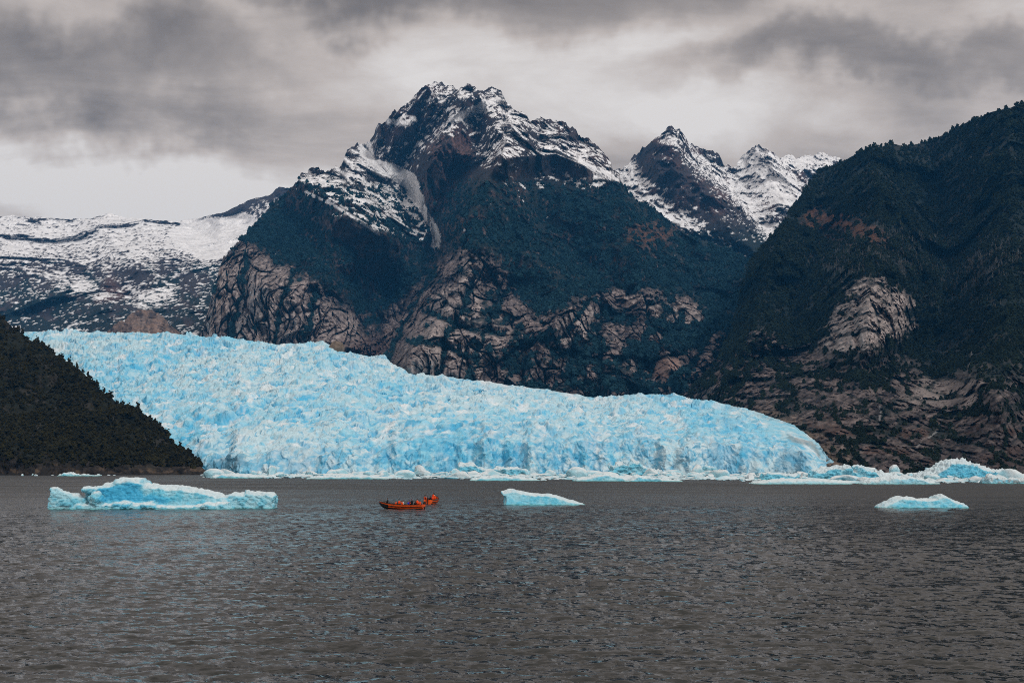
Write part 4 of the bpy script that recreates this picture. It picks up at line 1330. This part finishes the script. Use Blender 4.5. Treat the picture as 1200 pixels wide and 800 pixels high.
iceberg('iceberg', (765, 564), [([(732, 564), (738, 561), (748, 556), (762, 559), (780, 561), (798, 562.5), (802, 564)], -2, 10, 3)],
        0.8, 'tilted blue slab of ice with dark edge in front of the two peaked iceberg', 0.10, group=PK, mat=M['brash'], base_blue=0.5)
iceberg('iceberg', (705, 563.5), [([(672, 563.5), (676, 559.5), (690, 558), (712, 554.5), (724, 556), (738, 561), (738, 563.5)], -2, 14, 4)],
        0.8, 'flat white floe with a blue underside beside the tilted slab', 0.08, group=PK, mat=M['brash'])
iceberg('iceberg', (832, 557), [([(823, 557), (824, 550), (828, 545.5), (834, 546.5), (840, 551), (840, 557)], -2, 8, 2)],
        0.6, 'rounded white hump of ice standing up from the pack, alone', 0.16, group=PK, mat=M['brash'])
iceberg('iceberg', (915, 562), [([(893, 562), (895, 554), (905, 553), (920, 554), (938, 556), (942, 562)], -2, 10, 3)],
        0.7, 'broad blue block below the deep blue corner of the glacier', 0.14, group=PK, mat=M['brash'], base_blue=0.6)
iceberg('iceberg', (942, 567), [([(884, 566), (900, 562.5), (925, 561), (960, 561), (990, 563), (1003, 566)], -2, 18, 4)],
        0.8, 'wide flat snow white floe at the edge of the open water', 0.07, group=PK, mat=M['brash'], base_blue=-0.6)
iceberg('iceberg', (282, 553), [([(277, 553), (277.5, 542), (286, 541.5), (287, 553)], -2, 6, 1)],
        0.5, 'small square blue block of ice near the tip of the wooded headland', 0.10, group=PK, mat=M['brash'], base_blue=0.8)
iceberg('iceberg', (285, 560), [([(244, 560), (250, 556), (268, 555), (290, 556.5), (318, 557.5), (325, 560)], -2, 16, 4)],
        0.8, 'flat floe off the tip of the wooded headland with a deep blue edge', 0.10, group=PK, mat=M['brash'], base_blue=0.4)
iceberg('iceberg', (405, 561), [([(356, 561), (372, 558), (400, 556.5), (430, 557), (452, 559), (456, 561)], -2, 18, 4)],
        0.8, 'long low floe with a dark blue waterline band', 0.08, group=PK, mat=M['brash'], base_blue=0.4)
iceberg('iceberg', (545, 557), [([(532, 557), (537, 546), (546, 543), (556, 543.5), (563, 548), (580, 549), (590, 546), (604, 547), (618, 551), (624, 557)], -2, 14, 3)],
        0.7, 'rounded pair of blue ice hummocks in the pack behind the boats', 0.18, group=PK, mat=M['brash'], base_blue=0.3)
iceberg('iceberg', (590, 563), [([(550, 562.5), (560, 559), (580, 557), (610, 558.5), (634, 562.5)], -2, 16, 4)],
        0.7, 'flat white floe with bright blue rim beyond the wedge iceberg', 0.08, group=PK, mat=M['brash'], base_blue=0.2)
iceberg('iceberg', (205, 555), [([(176, 555), (184, 551.5), (200, 550), (205, 548), (214, 548), (218, 554), (222, 555)], -2, 6, 1)],
        0.6, 'bright blue sloping ice fragment stranded by the headland rocks', 0.12, group=PK, mat=M['brash'], base_blue=0.7)
iceberg('iceberg', (92, 557.5), [([(66, 557.5), (72, 555), (79, 553), (86, 553.5), (100, 555.5), (116, 556), (118, 557.5)], -2, 5, 1)],
        0.6, 'low white ice fragment along the rocky foot of the headland', 0.12, group=PK, mat=M['brash'], base_blue=-0.2)


def chunk_mesh(name, seed, base, flat):
    r = np.random.RandomState(seed)
    V, Fc = base
    V = V.copy()
    for _ in range(9):
        n = r.normal(size=3); n /= np.linalg.norm(n); c = r.uniform(0.45, 0.85)
        t = V @ n - c
        V = V - np.clip(t, 0, None)[:, None] * n * 0.92
    V = V * (1 + 0.10 * fbm(V[:, 0] * 2 + seed, V[:, 1] * 2, V[:, 2] * 2, 3))[:, None]
    V = V * np.array((1, 0.8, flat))
    me = fast_mesh(name, V, Fc, False)
    nrm = np.zeros(len(V) * 3, np.float32); me.vertices.foreach_get('normal', nrm); nrm = nrm.reshape(-1, 3)
    f = fbm(V[:, 0] * 1.6 + seed, V[:, 1] * 1.6, V[:, 2] * 2.5, 3)
    col = np.zeros(V.shape) + I_PALE
    col = mixa(col, I_CYAN, sst(-0.3, 0.4, f + r.uniform(-0.9, 0.45)) * 0.85)
    col = mixa(col, I_WHITE, sst(0.15, 0.7, nrm[:, 2] + 0.4 * f))
    set_col(me, col); me.materials.append(M['brash'])
    return me, V, Fc, col


FLOAT = [chunk_mesh('ice_chunk', 200 + k, ICO3, 0.35 + 0.07 * k) for k in range(8)]
NEARD = pl([(0, 1130), (236, 1100), (245, 860), (330, 840), (460, 800), (540, 800), (640, 720), (690, 740), (830, 740), (880, 620), (1000, 590), (1100, 600), (1240, 600)])


def pack_spot(r):
    px = r.uniform(242, 1235)
    d0 = NEARD(px); back = 1190.0
    return px, d0 + (back - d0) * r.random() ** 0.8


def scatter_pack():
    r = random.Random(77)
    for q in range(250):
        px, d = pack_spot(r)
        s_ = 1.6 + 5.6 * r.random() ** 1.5 * (0.6 + 0.4 * (d - 560) / 640)
        me = FLOAT[q % 8][0]
        o = mk('ice_chunk', me, None, None, ((px - 600) / F * d, d, 0.1 * s_), r.uniform(0, 6.28))
        o.scale = (s_ * r.uniform(1.0, 2.2), s_, s_ * r.uniform(0.7, 1.7))
        where = ('off the tip of the wooded headland' if px < 400 else 'in the pack beyond the boats' if px < 690 else
                 'below the blue front wall of the glacier' if px < 960 else 'in the pack below the rocky hillside')
        look = 'tall' if o.scale[2] * (0.35 + 0.07 * (q % 8)) > 2.2 else 'low'
        size = 'large' if s_ > 3.6 else 'small'
        tag(o, f'{size} {look} pale blue ice chunk floating {where}', 'ice chunk', f'{size} {look} ice chunks {where}')
    for q in range(16):
        px = r.uniform(8, 150); d = EYE * F / (r.uniform(556.3, 557.3) - HOR)
        s_ = r.uniform(0.9, 2.0)
        o = mk('ice_chunk', FLOAT[q % 8][0], None, None, ((px - 600) / F * d, d, 0.1), r.uniform(0, 6.28))
        o.scale = (s_ * r.uniform(1, 2), s_, s_ * 1.1)
        tag(o, 'small white ice chunk floating along the rocky foot of the wooded headland', 'ice chunk', 'ice chunks along the headland shore')
    # brash: the uncountable small stuff between
    V0 = [chunk_mesh('tmp_chunk', 300 + k, ICO1, 0.5) for k in range(6)]
    vs, fs, cs, off = [], [], [], 0
    for q in range(3200):
        px, d = pack_spot(r)
        _, V, Fc, col = V0[q % 6]
        s_ = r.uniform(0.5, 2.6) * (1.0 if r.random() < 0.8 else 1.7)
        a = r.uniform(0, 6.28); c_, n_ = math.cos(a), math.sin(a)
        W = V * np.array((s_ * r.uniform(1, 2.8), s_ * 1.5, s_ * r.uniform(0.4, 1.5)))
        W = np.stack([W[:, 0] * c_ - W[:, 1] * n_, W[:, 0] * n_ + W[:, 1] * c_, W[:, 2]], 1) + np.array(((px - 600) / F * d, d, 0.08))
        vs.append(W); fs.append(Fc + off); cs.append(col); off += len(V)
    for t in V0:
        bpy.data.meshes.remove(t[0])
    me = fast_mesh('brash_ice', np.concatenate(vs), np.concatenate(fs), False)
    set_col(me, np.concatenate(cs))
    struct(mk('brash_ice', me, M['brash']), 'loose brash ice crowding the water below the glacier front', 'stuff')


scatter_pack()

# ================================================================== BOATS AND PEOPLE
def skin_mesh(verts, edges, radii, root, levels=1):
    """continuous body grown round a posed skeleton"""
    me = bpy.data.meshes.new('tmp'); me.from_pydata(verts, edges, [])
    o = bpy.data.objects.new('tmp', me); COL.objects.link(o)
    o.modifiers.new('skin', 'SKIN')
    if not me.skin_vertices:
        return None
    for i, sv in enumerate(me.skin_vertices[0].data):
        rr = radii[i]
        sv.radius = (rr, rr) if not isinstance(rr, tuple) else rr
        sv.use_root = (i == root)
    sb = o.modifiers.new('sub', 'SUBSURF'); sb.levels = levels; sb.render_levels = levels
    dg = bpy.context.evaluated_depsgraph_get(); dg.update()
    out = bpy.data.meshes.new_from_object(o.evaluated_get(dg))
    bpy.data.objects.remove(o); bpy.data.meshes.remove(me)
    return out


def hand(bm, wrist, fwd, up, side):
    """palm and five separate bent fingers; side = +1 left, -1 right"""
    fwd = Vector(fwd).normalized(); up = Vector(up).normalized(); lat = up.cross(fwd).normalized() * side
    w = Vector(wrist); vs, es, rs = [], [], []
    def chain(pts, rad):
        b = len(vs)
        for i, p in enumerate(pts):
            vs.append(tuple(p)); rs.append(rad[i] if isinstance(rad, (list, tuple)) else rad)
            if i:
                es.append((b + i - 1, b + i))
    for q, ln in enumerate((0.062, 0.072, 0.068, 0.052)):
        o_ = lat * (0.030 - 0.020 * q)
        k = w + fwd * 0.085 + o_
        m1 = k + fwd * ln * 0.5 - up * 0.008; m2 = k + fwd * ln * 0.85 - up * 0.03
        chain([w + fwd * 0.03 + o_ * 0.6, k, m1, m2], [0.012, 0.010, 0.009, 0.008])
    t0 = w + fwd * 0.03 + lat * 0.03; chain([w + fwd * 0.015 + lat * 0.012, t0, t0 + fwd * 0.03 + lat * 0.025 - up * 0.008, t0 + fwd * 0.06 + lat * 0.022 - up * 0.015], [0.014, 0.012, 0.010, 0.009])
    b = 0
    groups = []
    start = 0
    for i in range(1, len(vs) + 1):
        if i == len(vs) or (i - 1, i) not in es:
            groups.append((start, i)); start = i
    for a, z in groups:
        m_ = skin_mesh(vs[a:z], [(i, i + 1) for i in range(z - a - 1)], rs[a:z], 0, 1)
        bm.from_mesh(m_); bpy.data.meshes.remove(m_)
    bmesh.ops.create_icosphere(bm, subdivisions=2, radius=1.0,
                               matrix=Matrix.Translation(w + fwd * 0.05) @ Matrix((lat, fwd, up)).transposed().to_4x4() @ Matrix.Diagonal((0.042, 0.052, 0.018, 1)))


def head_bits(bm, c, yaw):
    new = bmesh.ops.create_icosphere(bm, subdivisions=3, radius=1.0)['verts']
    R_ = Matrix.Rotation(yaw, 4, 'Z')
    for q in new:
        x, y, z = q.co
        j = 1.0 - 0.28 * max(0.0, -z - 0.1)
        p = Vector((x * 0.098 * j, y * 0.077 * j, z * 0.118))
        if x > 0.55 and abs(y) < 0.20:
            p.x += 0.024 * max(0, 1 - abs(y) / 0.2) * max(0, 1 - abs(z + 0.12) / 0.32)       # nose
        if x > 0.75 and abs(y) > 0.2 and abs(z - 0.08) < 0.2:
            p.x -= 0.010                                                                   # eye sockets
        if x > 0.6 and abs(z + 0.52) < 0.1:
            p.x -= 0.006                                                                   # mouth line
        if abs(y) > 0.93 and abs(z) < 0.25:
            p.y *= 1.16                                                                    # ears
        q.co = Vector(c) + R_ @ p
    return new


def person_mesh(pose, seed):
    """origin: the seat (sitting) or the soles (standing); faces +x"""
    r = random.Random(seed)
    if pose == 'sit':
        z0 = 0.0; pel = (0, 0, 0.13)
        hipz, knee, ank, toe = 0.11, (0.43, 0.13), (0.40, -0.36), (0.58, -0.40)
        lean = r.uniform(-0.05, 0.10)
    else:
        pel = (0, 0, 0.95); lean = 0.04
    px_, _, pz = pel
    V = [pel, (px_ + lean * 0.4, 0, pz + 0.20), (px_ + lean * 0.8, 0, pz + 0.40), (px_ + lean, 0, pz + 0.50), (px_ + lean + 0.015, 0, pz + 0.60)]
    E = [(0, 1), (1, 2), (2, 3), (3, 4)]
    Rr = [(0.19, 0.14), (0.18, 0.135), (0.195, 0.14), (0.10, 0.09), 0.066]
    wr = []
    for sd in (1, -1):
        b = len(V)
        if pose == 'sit':
            V += [(0.04, 0.10 * sd, 0.11), (knee[0], knee[1] * sd, 0.12), (ank[0], 0.12 * sd, ank[1]), (toe[0], 0.13 * sd, toe[1])]
        else:
            V += [(0, 0.10 * sd, 0.88), (0.02 + 0.03 * sd, 0.12 * sd, 0.49), (-0.03 + 0.04 * sd, 0.13 * sd, 0.09), (0.13 + 0.04 * sd, 0.15 * sd, 0.035)]
        E += [(0, b), (b, b + 1), (b + 1, b + 2), (b + 2, b + 3)]
        Rr += [0.105, 0.078, 0.056, 0.048]
        b = len(V)
        sh = (px_ + lean * 0.9, 0.19 * sd, pz + 0.43)
        if pose == 'sit':
            up_ = r.random() < 0.3
            el = (px_ + 0.10 + 0.05 * r.random(), 0.26 * sd, pz + (0.20 if not up_ else 0.30))
            ws = (px_ + 0.31, (0.15 + 0.05 * r.random()) * sd, pz + (0.11 if not up_ else 0.42))
        else:
            el = (px_ - 0.02, 0.27 * sd, pz + 0.17); ws = (px_ + 0.16, 0.24 * sd, pz - 0.02)
        V += [sh, el, ws]
        E += [(2, b), (b, b + 1), (b + 1, b + 2)]
        Rr += [0.088, 0.068, 0.050]
        wr.append((el, ws, sd))
    me = skin_mesh(V, E, Rr, 0, 2)
    bm = bmesh.new(); bm.from_mesh(me); bpy.data.meshes.remove(me)
    nb = len(bm.faces)
    for el, ws, sd in wr:
        hand(bm, ws, Vector(ws) - Vector(el), (0, 0, 1), sd)
    bm.faces.ensure_lookup_table()
    for f in bm.faces[nb:]:
        f.material_index = 2
    nh = len(bm.faces)
    hc = Vector((px_ + lean + 0.04, 0, pz + 0.71)); yaw = r.uniform(-0.5, 0.5)
    head_bits(bm, hc, yaw)
    bm.faces.ensure_lookup_table()
    Ri = Matrix.Rotation(-yaw, 3, 'Z')
    for f in bm.faces[nh:]:
        q = Ri @ (f.calc_center_median() - hc)
        f.material_index = 3 if (q.x > 0.06 and abs(abs(q.y) - 0.032) < 0.011 and abs(q.z - 0.008) < 0.011) else 2
    leg_z = pz - 0.02
    for f in bm.faces[:nb]:
        c = f.calc_center_median()
        if (pose == 'sit' and c.x > 0.13 and c.z < pz + 0.06 and (c.x > 0.36 or abs(c.y) < 0.2) and not (c.z > 0.2)) or (pose != 'sit' and c.z < leg_z and abs(c.y) < 0.2):
            f.material_index = 1
    out = bpy.data.meshes.new('person')
    bm.to_mesh(out); bm.free()
    for m_ in ('cloth_black', 'cloth_navy', 'skin', 'eye'):
        out.materials.append(M[m_])
    # hat / hair shell and life vest as separate parts
    bm = bmesh.new()
    new = head_bits(bm, (0, 0, 0), 0)
    bmesh.ops.delete(bm, geom=[q for q in bm.verts if q.co.z < 0.025 and not (q.co.x < -0.02 and q.co.z > -0.05)], context='VERTS')
    for q in bm.verts:
        q.co = hc + Matrix.Rotation(yaw, 3, 'Z') @ (q.co * 1.12 + Vector((0, 0, 0.006)))
    hat = bpy.data.meshes.new('hat'); bm.to_mesh(hat); bm.free()
    bm = bmesh.new()
    rings = []
    for t, rx, ry in ((0.03, 0.175, 0.215), (0.12, 0.195, 0.23), (0.24, 0.205, 0.24), (0.36, 0.205, 0.245), (0.43, 0.185, 0.21), (0.475, 0.12, 0.145), (0.50, 0.095, 0.10)):
        rings.append([bm.verts.new((px_ + lean * t * 2 + rx * math.cos(a) * (1.06 if math.cos(a) > 0.5 else 1), ry * math.sin(a), pz + t)) for a in [k * math.tau / 20 for k in range(20)]])
    for a, b in zip(rings[:-1], rings[1:]):
        for k in range(20):
            bm.faces.new((a[k], a[(k + 1) % 20], b[(k + 1) % 20], b[k]))
    vest = bpy.data.meshes.new('life_vest'); bm.to_mesh(vest); bm.free()
    return out, hat, vest


PEOPLE = {k: person_mesh(*k) for k in (('sit', 1), ('sit', 2), ('sit', 3), ('sit', 4), ('stand', 5), ('stand', 6))}


def recolour(o, idx, mat):
    o.material_slots[idx].link = 'OBJECT'; o.material_slots[idx].material = mat


def add_person(boat_m, pos, rz, pose, seed, top, legs, hatc, vest, label, group):
    body, hat, ves = PEOPLE[(pose, seed)]
    o = mk('person', body)
    recolour(o, 0, M['cloth_' + top]); recolour(o, 1, M['cloth_' + legs])
    o.location = boat_m @ Vector(pos)
    o.rotation_euler = (0, 0, rz + boat_m.to_euler().z)
    tag(o, label, 'person', group)
    for nm, me, mt in (('hat', hat, 'cloth_' + hatc), ('life_vest', ves, vest)):
        if mt is None:
            continue
        if not me.materials:
            me.materials.append(M[mt])
        c = mk(nm, me, None, o)
        recolour(c, 0, M[mt])
    return o


def tube(bm, pts, rad, seg=8):
    pts = [Vector(p) for p in pts]
    rings = []
    for i, p in enumerate(pts):
        t = (pts[min(i + 1, len(pts) - 1)] - pts[max(i - 1, 0)]).normalized()
        a = t.cross(Vector((0, 0, 1))) if abs(t.z) < 0.9 else t.cross(Vector((1, 0, 0)))
        a.normalize(); b = t.cross(a)
        rings.append([bm.verts.new(p + (a * math.cos(k * math.tau / seg) + b * math.sin(k * math.tau / seg)) * rad) for k in range(seg)])
    for r0, r1 in zip(rings[:-1], rings[1:]):
        for k in range(seg):
            bm.faces.new((r0[k], r0[(k + 1) % seg], r1[(k + 1) % seg], r1[k]))
    bm.faces.new(rings[0]); bm.faces.new(rings[-1][::-1])
    bmesh.ops.recalc_face_normals(bm, faces=bm.faces[:])


def part(name, bm, mat, parent):
    me = bpy.data.meshes.new(name); bm.to_mesh(me); bm.free()
    me.materials.append(mat)
    return mk(name, me, None, parent)


def bx(bm, c, s, bev=0.02):
    ret = bmesh.ops.create_cube(bm, size=1.0, matrix=Matrix.Translation(c) @ Matrix.Diagonal((*s, 1)))
    if bev:
        ed = {e for q in ret['verts'] for e in q.link_edges}
        bmesh.ops.bevel(bm, geom=list(ed), offset=bev, segments=2, affect='EDGES')


BL = 7.4
ST = [(-0.0, 0.86, 0.78, -0.22), (0.6, 0.98, 0.76, -0.26), (1.6, 1.06, 0.74, -0.28), (2.8, 1.10, 0.75, -0.28), (4.0, 1.08, 0.80, -0.27), (5.0, 0.98, 0.88, -0.22),
      (5.8, 0.80, 0.98, -0.12), (6.5, 0.54, 1.09, 0.06), (7.0, 0.29, 1.18, 0.34), (7.4, 0.05, 1.26, 0.80)]


def make_boat(loc, rz, label):
    t = empty('boat', loc, rz)
    tag(t, label, 'boat', 'orange passenger boats')
    # hull sides in three painted bands + dark bottom
    def band(name, f0, f1, o0, o1, mat, thick=0.06, ST=ST):
        bm = bmesh.new()
        for sd in (1, -1):
            out0, out1, in0, in1 = [], [], [], []
            for x, b, zs, zk in ST:
                def at(fr):
                    z = zk + (zs - zk) * fr
                    w = b * (0.50 + 0.50 * min(1, fr * 1.25) ** 0.6) if fr > 0 else 0.0
                    return w, z
                for fr, o_, lst, inn in ((f0, o0, out0, in0), (f1, o1, out1, in1)):
                    w, z = at(fr)
                    lst.append(bm.verts.new((x, sd * (w + o_), z))); inn.append(bm.verts.new((x, sd * max(w - thick, 0.0), z + 0.001)))
            for i in range(len(ST) - 1):
                for a, b_ in ((out0, out1), (out1, in1), (in1, in0), (in0, out0)):
                    bm.faces.new((a[i], a[i + 1], b_[i + 1], b_[i]))
            for i in (0, len(ST) - 1):
                bm.faces.new((out0[i], out1[i], in1[i], in0[i]))
        bmesh.ops.recalc_face_normals(bm, faces=bm.faces[:])
        return part(name, bm, mat, t)
    band('bottom', 0.0, 0.36, 0.0, 0.0, M['hull_dark'], 0.03)
    band('lower_topside', 0.36, 0.55, 0.0, 0.0, M['hull_orange'])
    band('rubbing_strake', 0.55, 0.67, 0.045, 0.045, M['hull_dark'])
    band('upper_topside', 0.67, 0.92, 0.0, 0.02, M['hull_orange'])
    band('gunwale', 0.92, 1.0, 0.05, 0.05, M['hull_dark'])
    band('bow_guard', 0.30, 0.74, 0.03, 0.03, M['hull_dark'], 0.02, ST[6:])
    bm = bmesh.new()      # transom
    x, b, zs, zk = ST[0]
    vs = [bm.verts.new((0.0, y, z)) for y, z in ((-b, zs), (-b * 0.92, 0.25), (-b * 0.5, zk + 0.1), (0, zk), (b * 0.5, zk + 0.1), (b * 0.92, 0.25), (b, zs))]
    f = bm.faces.new(vs)
    ex = bmesh.ops.extrude_face_region(bm, geom=[f]); bmesh.ops.translate(bm, vec=(-0.06, 0, 0), verts=[q for q in ex['geom'] if isinstance(q, bmesh.types.BMVert)])
    bmesh.ops.recalc_face_normals(bm, faces=bm.faces[:])
    part('transom', bm, M['hull_orange'], t)
    bm = bmesh.new()      # floor
    l_, r_ = [], []
    for x, b, zs, zk in ST[:-1]:
        l_.append(bm.verts.new((x, b * 0.86, 0.20 + max(0, x - 5.5) * 0.22))); r_.append(bm.verts.new((x, -b * 0.86, 0.20 + max(0, x - 5.5) * 0.22)))
    for i in range(len(l_) - 1):
        bm.faces.new((l_[i], r_[i], r_[i + 1], l_[i + 1]))
    part('floor', bm, M['deck'], t)
    for x in (1.2, 2.3, 3.4, 4.5):
        bm = bmesh.new(); bx(bm, (x, 0, 0.44), (0.30, 1.72, 0.06)); bx(bm, (x, 0, 0.31), (0.08, 0.3, 0.22), 0.0)
        part('bench', bm, M['deck'], t)
    bm = bmesh.new(); bx(bm, (5.9, 0, 0.80), (0.5, 1.2, 0.10), 0.03)
    part('bow_seat', bm, M['deck'], t)
    bm = bmesh.new(); tube(bm, [(5.3, 0.90, 0.90), (5.6, 0.84, 1.18), (6.4, 0.56, 1.32), (7.2, 0.0, 1.46), (6.4, -0.56, 1.32), (5.6, -0.84, 1.18), (5.3, -0.90, 0.90)], 0.022)
    part('bow_rail', bm, M['hull_dark'], t)
    motor = bpy.data.objects.new('outboard_motor', None); link(motor, t); motor.location = (-0.28, 0, 0.0)
    bm = bmesh.new(); bx(bm, (0, 0, 1.0), (0.46, 0.36, 0.42), 0.09); bx(bm, (0.02, 0, 0.79), (0.36, 0.28, 0.08), 0.03)
    part('cowling', bm, M['hull_dark'], motor)
    bm = bmesh.new(); bx(bm, (0, 0, 0.35), (0.20, 0.14, 0.85), 0.04); bx(bm, (0.0, 0, -0.2), (0.44, 0.24, 0.03), 0.01)
    part('drive_leg', bm, M['hull_dark'], motor)
    bm = bmesh.new(); tube(bm, [(0.2, 0, 0.86), (0.6, 0.05, 0.98), (0.85, 0.06, 1.0)], 0.025)
    part('tiller', bm, M['hull_dark'], motor)
    bm = bmesh.new(); bx(bm, (-0.30, 0.58, 0.55), (0.34, 0.30, 0.42), 0.06)
    part('fender', bm, M['hull_orange'], t)
    return t


def seat_people(t, plan, grp):
    m_ = Matrix.Translation(t.location) @ Matrix.Rotation(t.rotation_euler.z, 4, 'Z')
    for (x, y, z, rz, pose, seed, top, legs, hat, vest, label) in plan:
        add_person(m_, (x, y, z), rz, pose, seed, top, legs, hat, vest, label, grp)


PI = math.pi
d1 = EYE * F / (596.0 - HOR); k1 = d1 / F
boat1 = make_boat(((495.5 - 600) * k1, d1, 0.02), PI - 0.06, 'long orange open boat with black bow, seen side on, full of people')
S = 0.47
plan1 = [
    (5.95, 0.10, 0.86, 0.2, 'sit', 3, 'black', 'black', 'black', None, 'person in black perched high in the bow of the boat seen side on'),
    (4.5, 0.50, S, 0.1, 'sit', 1, 'orange', 'navy', 'black', 'vest', 'person in orange life vest and dark hat, first behind the one perched in the bow'),
    (4.5, -0.45, S, 0.4, 'sit', 3, 'teal', 'black', 'teal', None, 'person in teal jacket beside the front bench passenger of the side on boat'),
    (3.4, 0.55, S, 0.0, 'sit', 2, 'orange', 'black', 'black', 'vest', 'person in orange life vest on the second bench of the side on boat'),
    (3.4, -0.50, S, -0.3, 'sit', 4, 'cream', 'grey', 'maroon', None, 'person in cream jacket on the second bench of the side on boat'),
    (2.3, 0.55, S, 0.2, 'sit', 4, 'blue', 'navy', 'navy', None, 'person in bright blue jacket in the middle of the side on boat'),
    (2.3, -0.05, S, 0.2, 'sit', 1, 'maroon', 'black', 'black', 'vest', 'person in maroon sleeves and orange vest beside the one in bright blue'),
    (2.3, -0.60, S, 0.0, 'sit', 2, 'red', 'black', 'black', 'vest', 'person in red and orange on the third bench of the side on boat'),
    (1.2, 0.55, S, -0.2, 'sit', 3, 'black', 'black', 'black', None, 'person in black hunched on the rear bench of the side on boat'),
    (1.2, -0.45, S, 0.3, 'sit', 4, 'navy', 'black', 'grey', None, 'person in navy on the rear bench of the side on boat'),
    (0.45, 0.30, 0.52, 0.0, 'sit', 1, 'orange', 'black', 'black', 'vest', 'person in orange vest steering at the stern of the side on boat'),
    (0.75, 0.84, 0.76, -0.3, 'sit', 2, 'orange', 'black', 'black', 'vest', 'person in all orange on the gunwale near the stern of the side on boat'),
    (3.9, 0.92, 0.72, -0.9, 'sit', 3, 'grey', 'black', 'black', 'vest', 'person in grey sleeves and orange vest on the near gunwale of the side on boat'),
    (1.75, 0.92, 0.70, -1.0, 'sit', 4, 'black', 'black', 'maroon', None, 'person in black and maroon hat on the near gunwale of the side on boat'),
]
seat_people(boat1, plan1, 'people in the boat seen side on')
d2 = EYE * F / (590.4 - HOR); k2 = d2 / F
boat2 = make_boat(((501.5 - 600) * k2, d2 + 0.5, 0.02), PI / 2 - 0.17, 'orange boat seen from its stern behind the other, crowded with people')
plan2 = [
    (0.75, 0.80, 0.74, -1.2, 'sit', 3, 'black', 'black', 'black', 'vest', 'person in black and orange on the gunwale nearest the other boat'),
    (0.45, 0.30, 0.50, 0.0, 'sit', 1, 'orange', 'black', 'black', None, 'person in all orange at the stern of the farther boat'),
    (0.70, -0.78, 0.74, 1.3, 'sit', 2, 'red', 'black', 'red', 'vest', 'person in red hat on the outer gunwale of the farther boat'),
    (1.2, -0.15, S, 0.1, 'sit', 3, 'black', 'black', 'black', None, 'person in black on the rear bench of the farther boat'),
    (1.9, -0.86, 0.74, 1.4, 'sit', 4, 'orange', 'black', 'cream', 'vest', 'person in orange vest and cream hat in the farther boat'),
    (2.0, 0.88, 0.74, -1.4, 'sit', 4, 'teal', 'black', 'black', 'vest', 'person in teal sleeves on the gunwale of the farther boat'),
    (2.3, 0.10, S, 0.0, 'sit', 2, 'maroon', 'black', 'black', 'vest', 'person in maroon and orange on the second bench of the farther boat'),
    (3.4, -0.30, 0.22, 0.3, 'stand', 6, 'orange', 'navy', 'black', 'vest', 'person standing in the middle of the farther boat, dark hat'),
    (5.9, 0.10, 0.86, 0.2, 'sit', 1, 'navy', 'black', 'black', 'vest', 'person in navy perched in the bow of the farther boat'),
]
seat_people(boat2, plan2, 'people in the boat seen from its stern')

# ================================================================== HAZE
def m_haze():
    m_ = bpy.data.materials.new('valley_air'); m_.use_nodes = True
    t = m_.node_tree; t.nodes.clear()
    out = t.nodes.new('ShaderNodeOutputMaterial'); pv = t.nodes.new('ShaderNodeVolumePrincipled')
    pv.inputs['Color'].default_value = (0.08, 0.43, 1.0, 1)
    pv.inputs['Density'].default_value = 2.8e-5
    t.links.new(pv.outputs[0], out.inputs['Volume'])
    return m_


bm = bmesh.new()
bmesh.ops.create_cube(bm, size=1.0, matrix=Matrix.Translation((0, 3000, 923)) @ Matrix.Diagonal((20000, 20000, 1854, 1)))
hz = bpy.data.meshes.new('haze'); bm.to_mesh(hz); bm.free()
hz.materials.append(m_haze())
struct(mk('haze', hz), 'thin bluish air between the viewer and the mountains', 'stuff')


# ---- boulder at the ice edge
V, Fc = ICO3
Vb = V * (1 + 0.22 * fbm(V[:, 0] * 1.5, V[:, 1] * 1.5, V[:, 2] * 1.5, 4))[:, None] * np.array((11.5, 9, 10.5))
me = fast_mesh('boulder', Vb, Fc)
set_col(me, np.array((0.17, 0.13, 0.10)) * (1 + 0.5 * fbm(V[:, 0] * 3, V[:, 1] * 3, V[:, 2] * 3, 3))[:, None])
_d = 2062.0
tag(mk('boulder', me, M['near_rock'], None, ((394 - 600) / F * _d, _d, EYE + (HOR - 409) / F * _d)), 'lone brown boulder at the upper edge of the glacier', 'boulder')
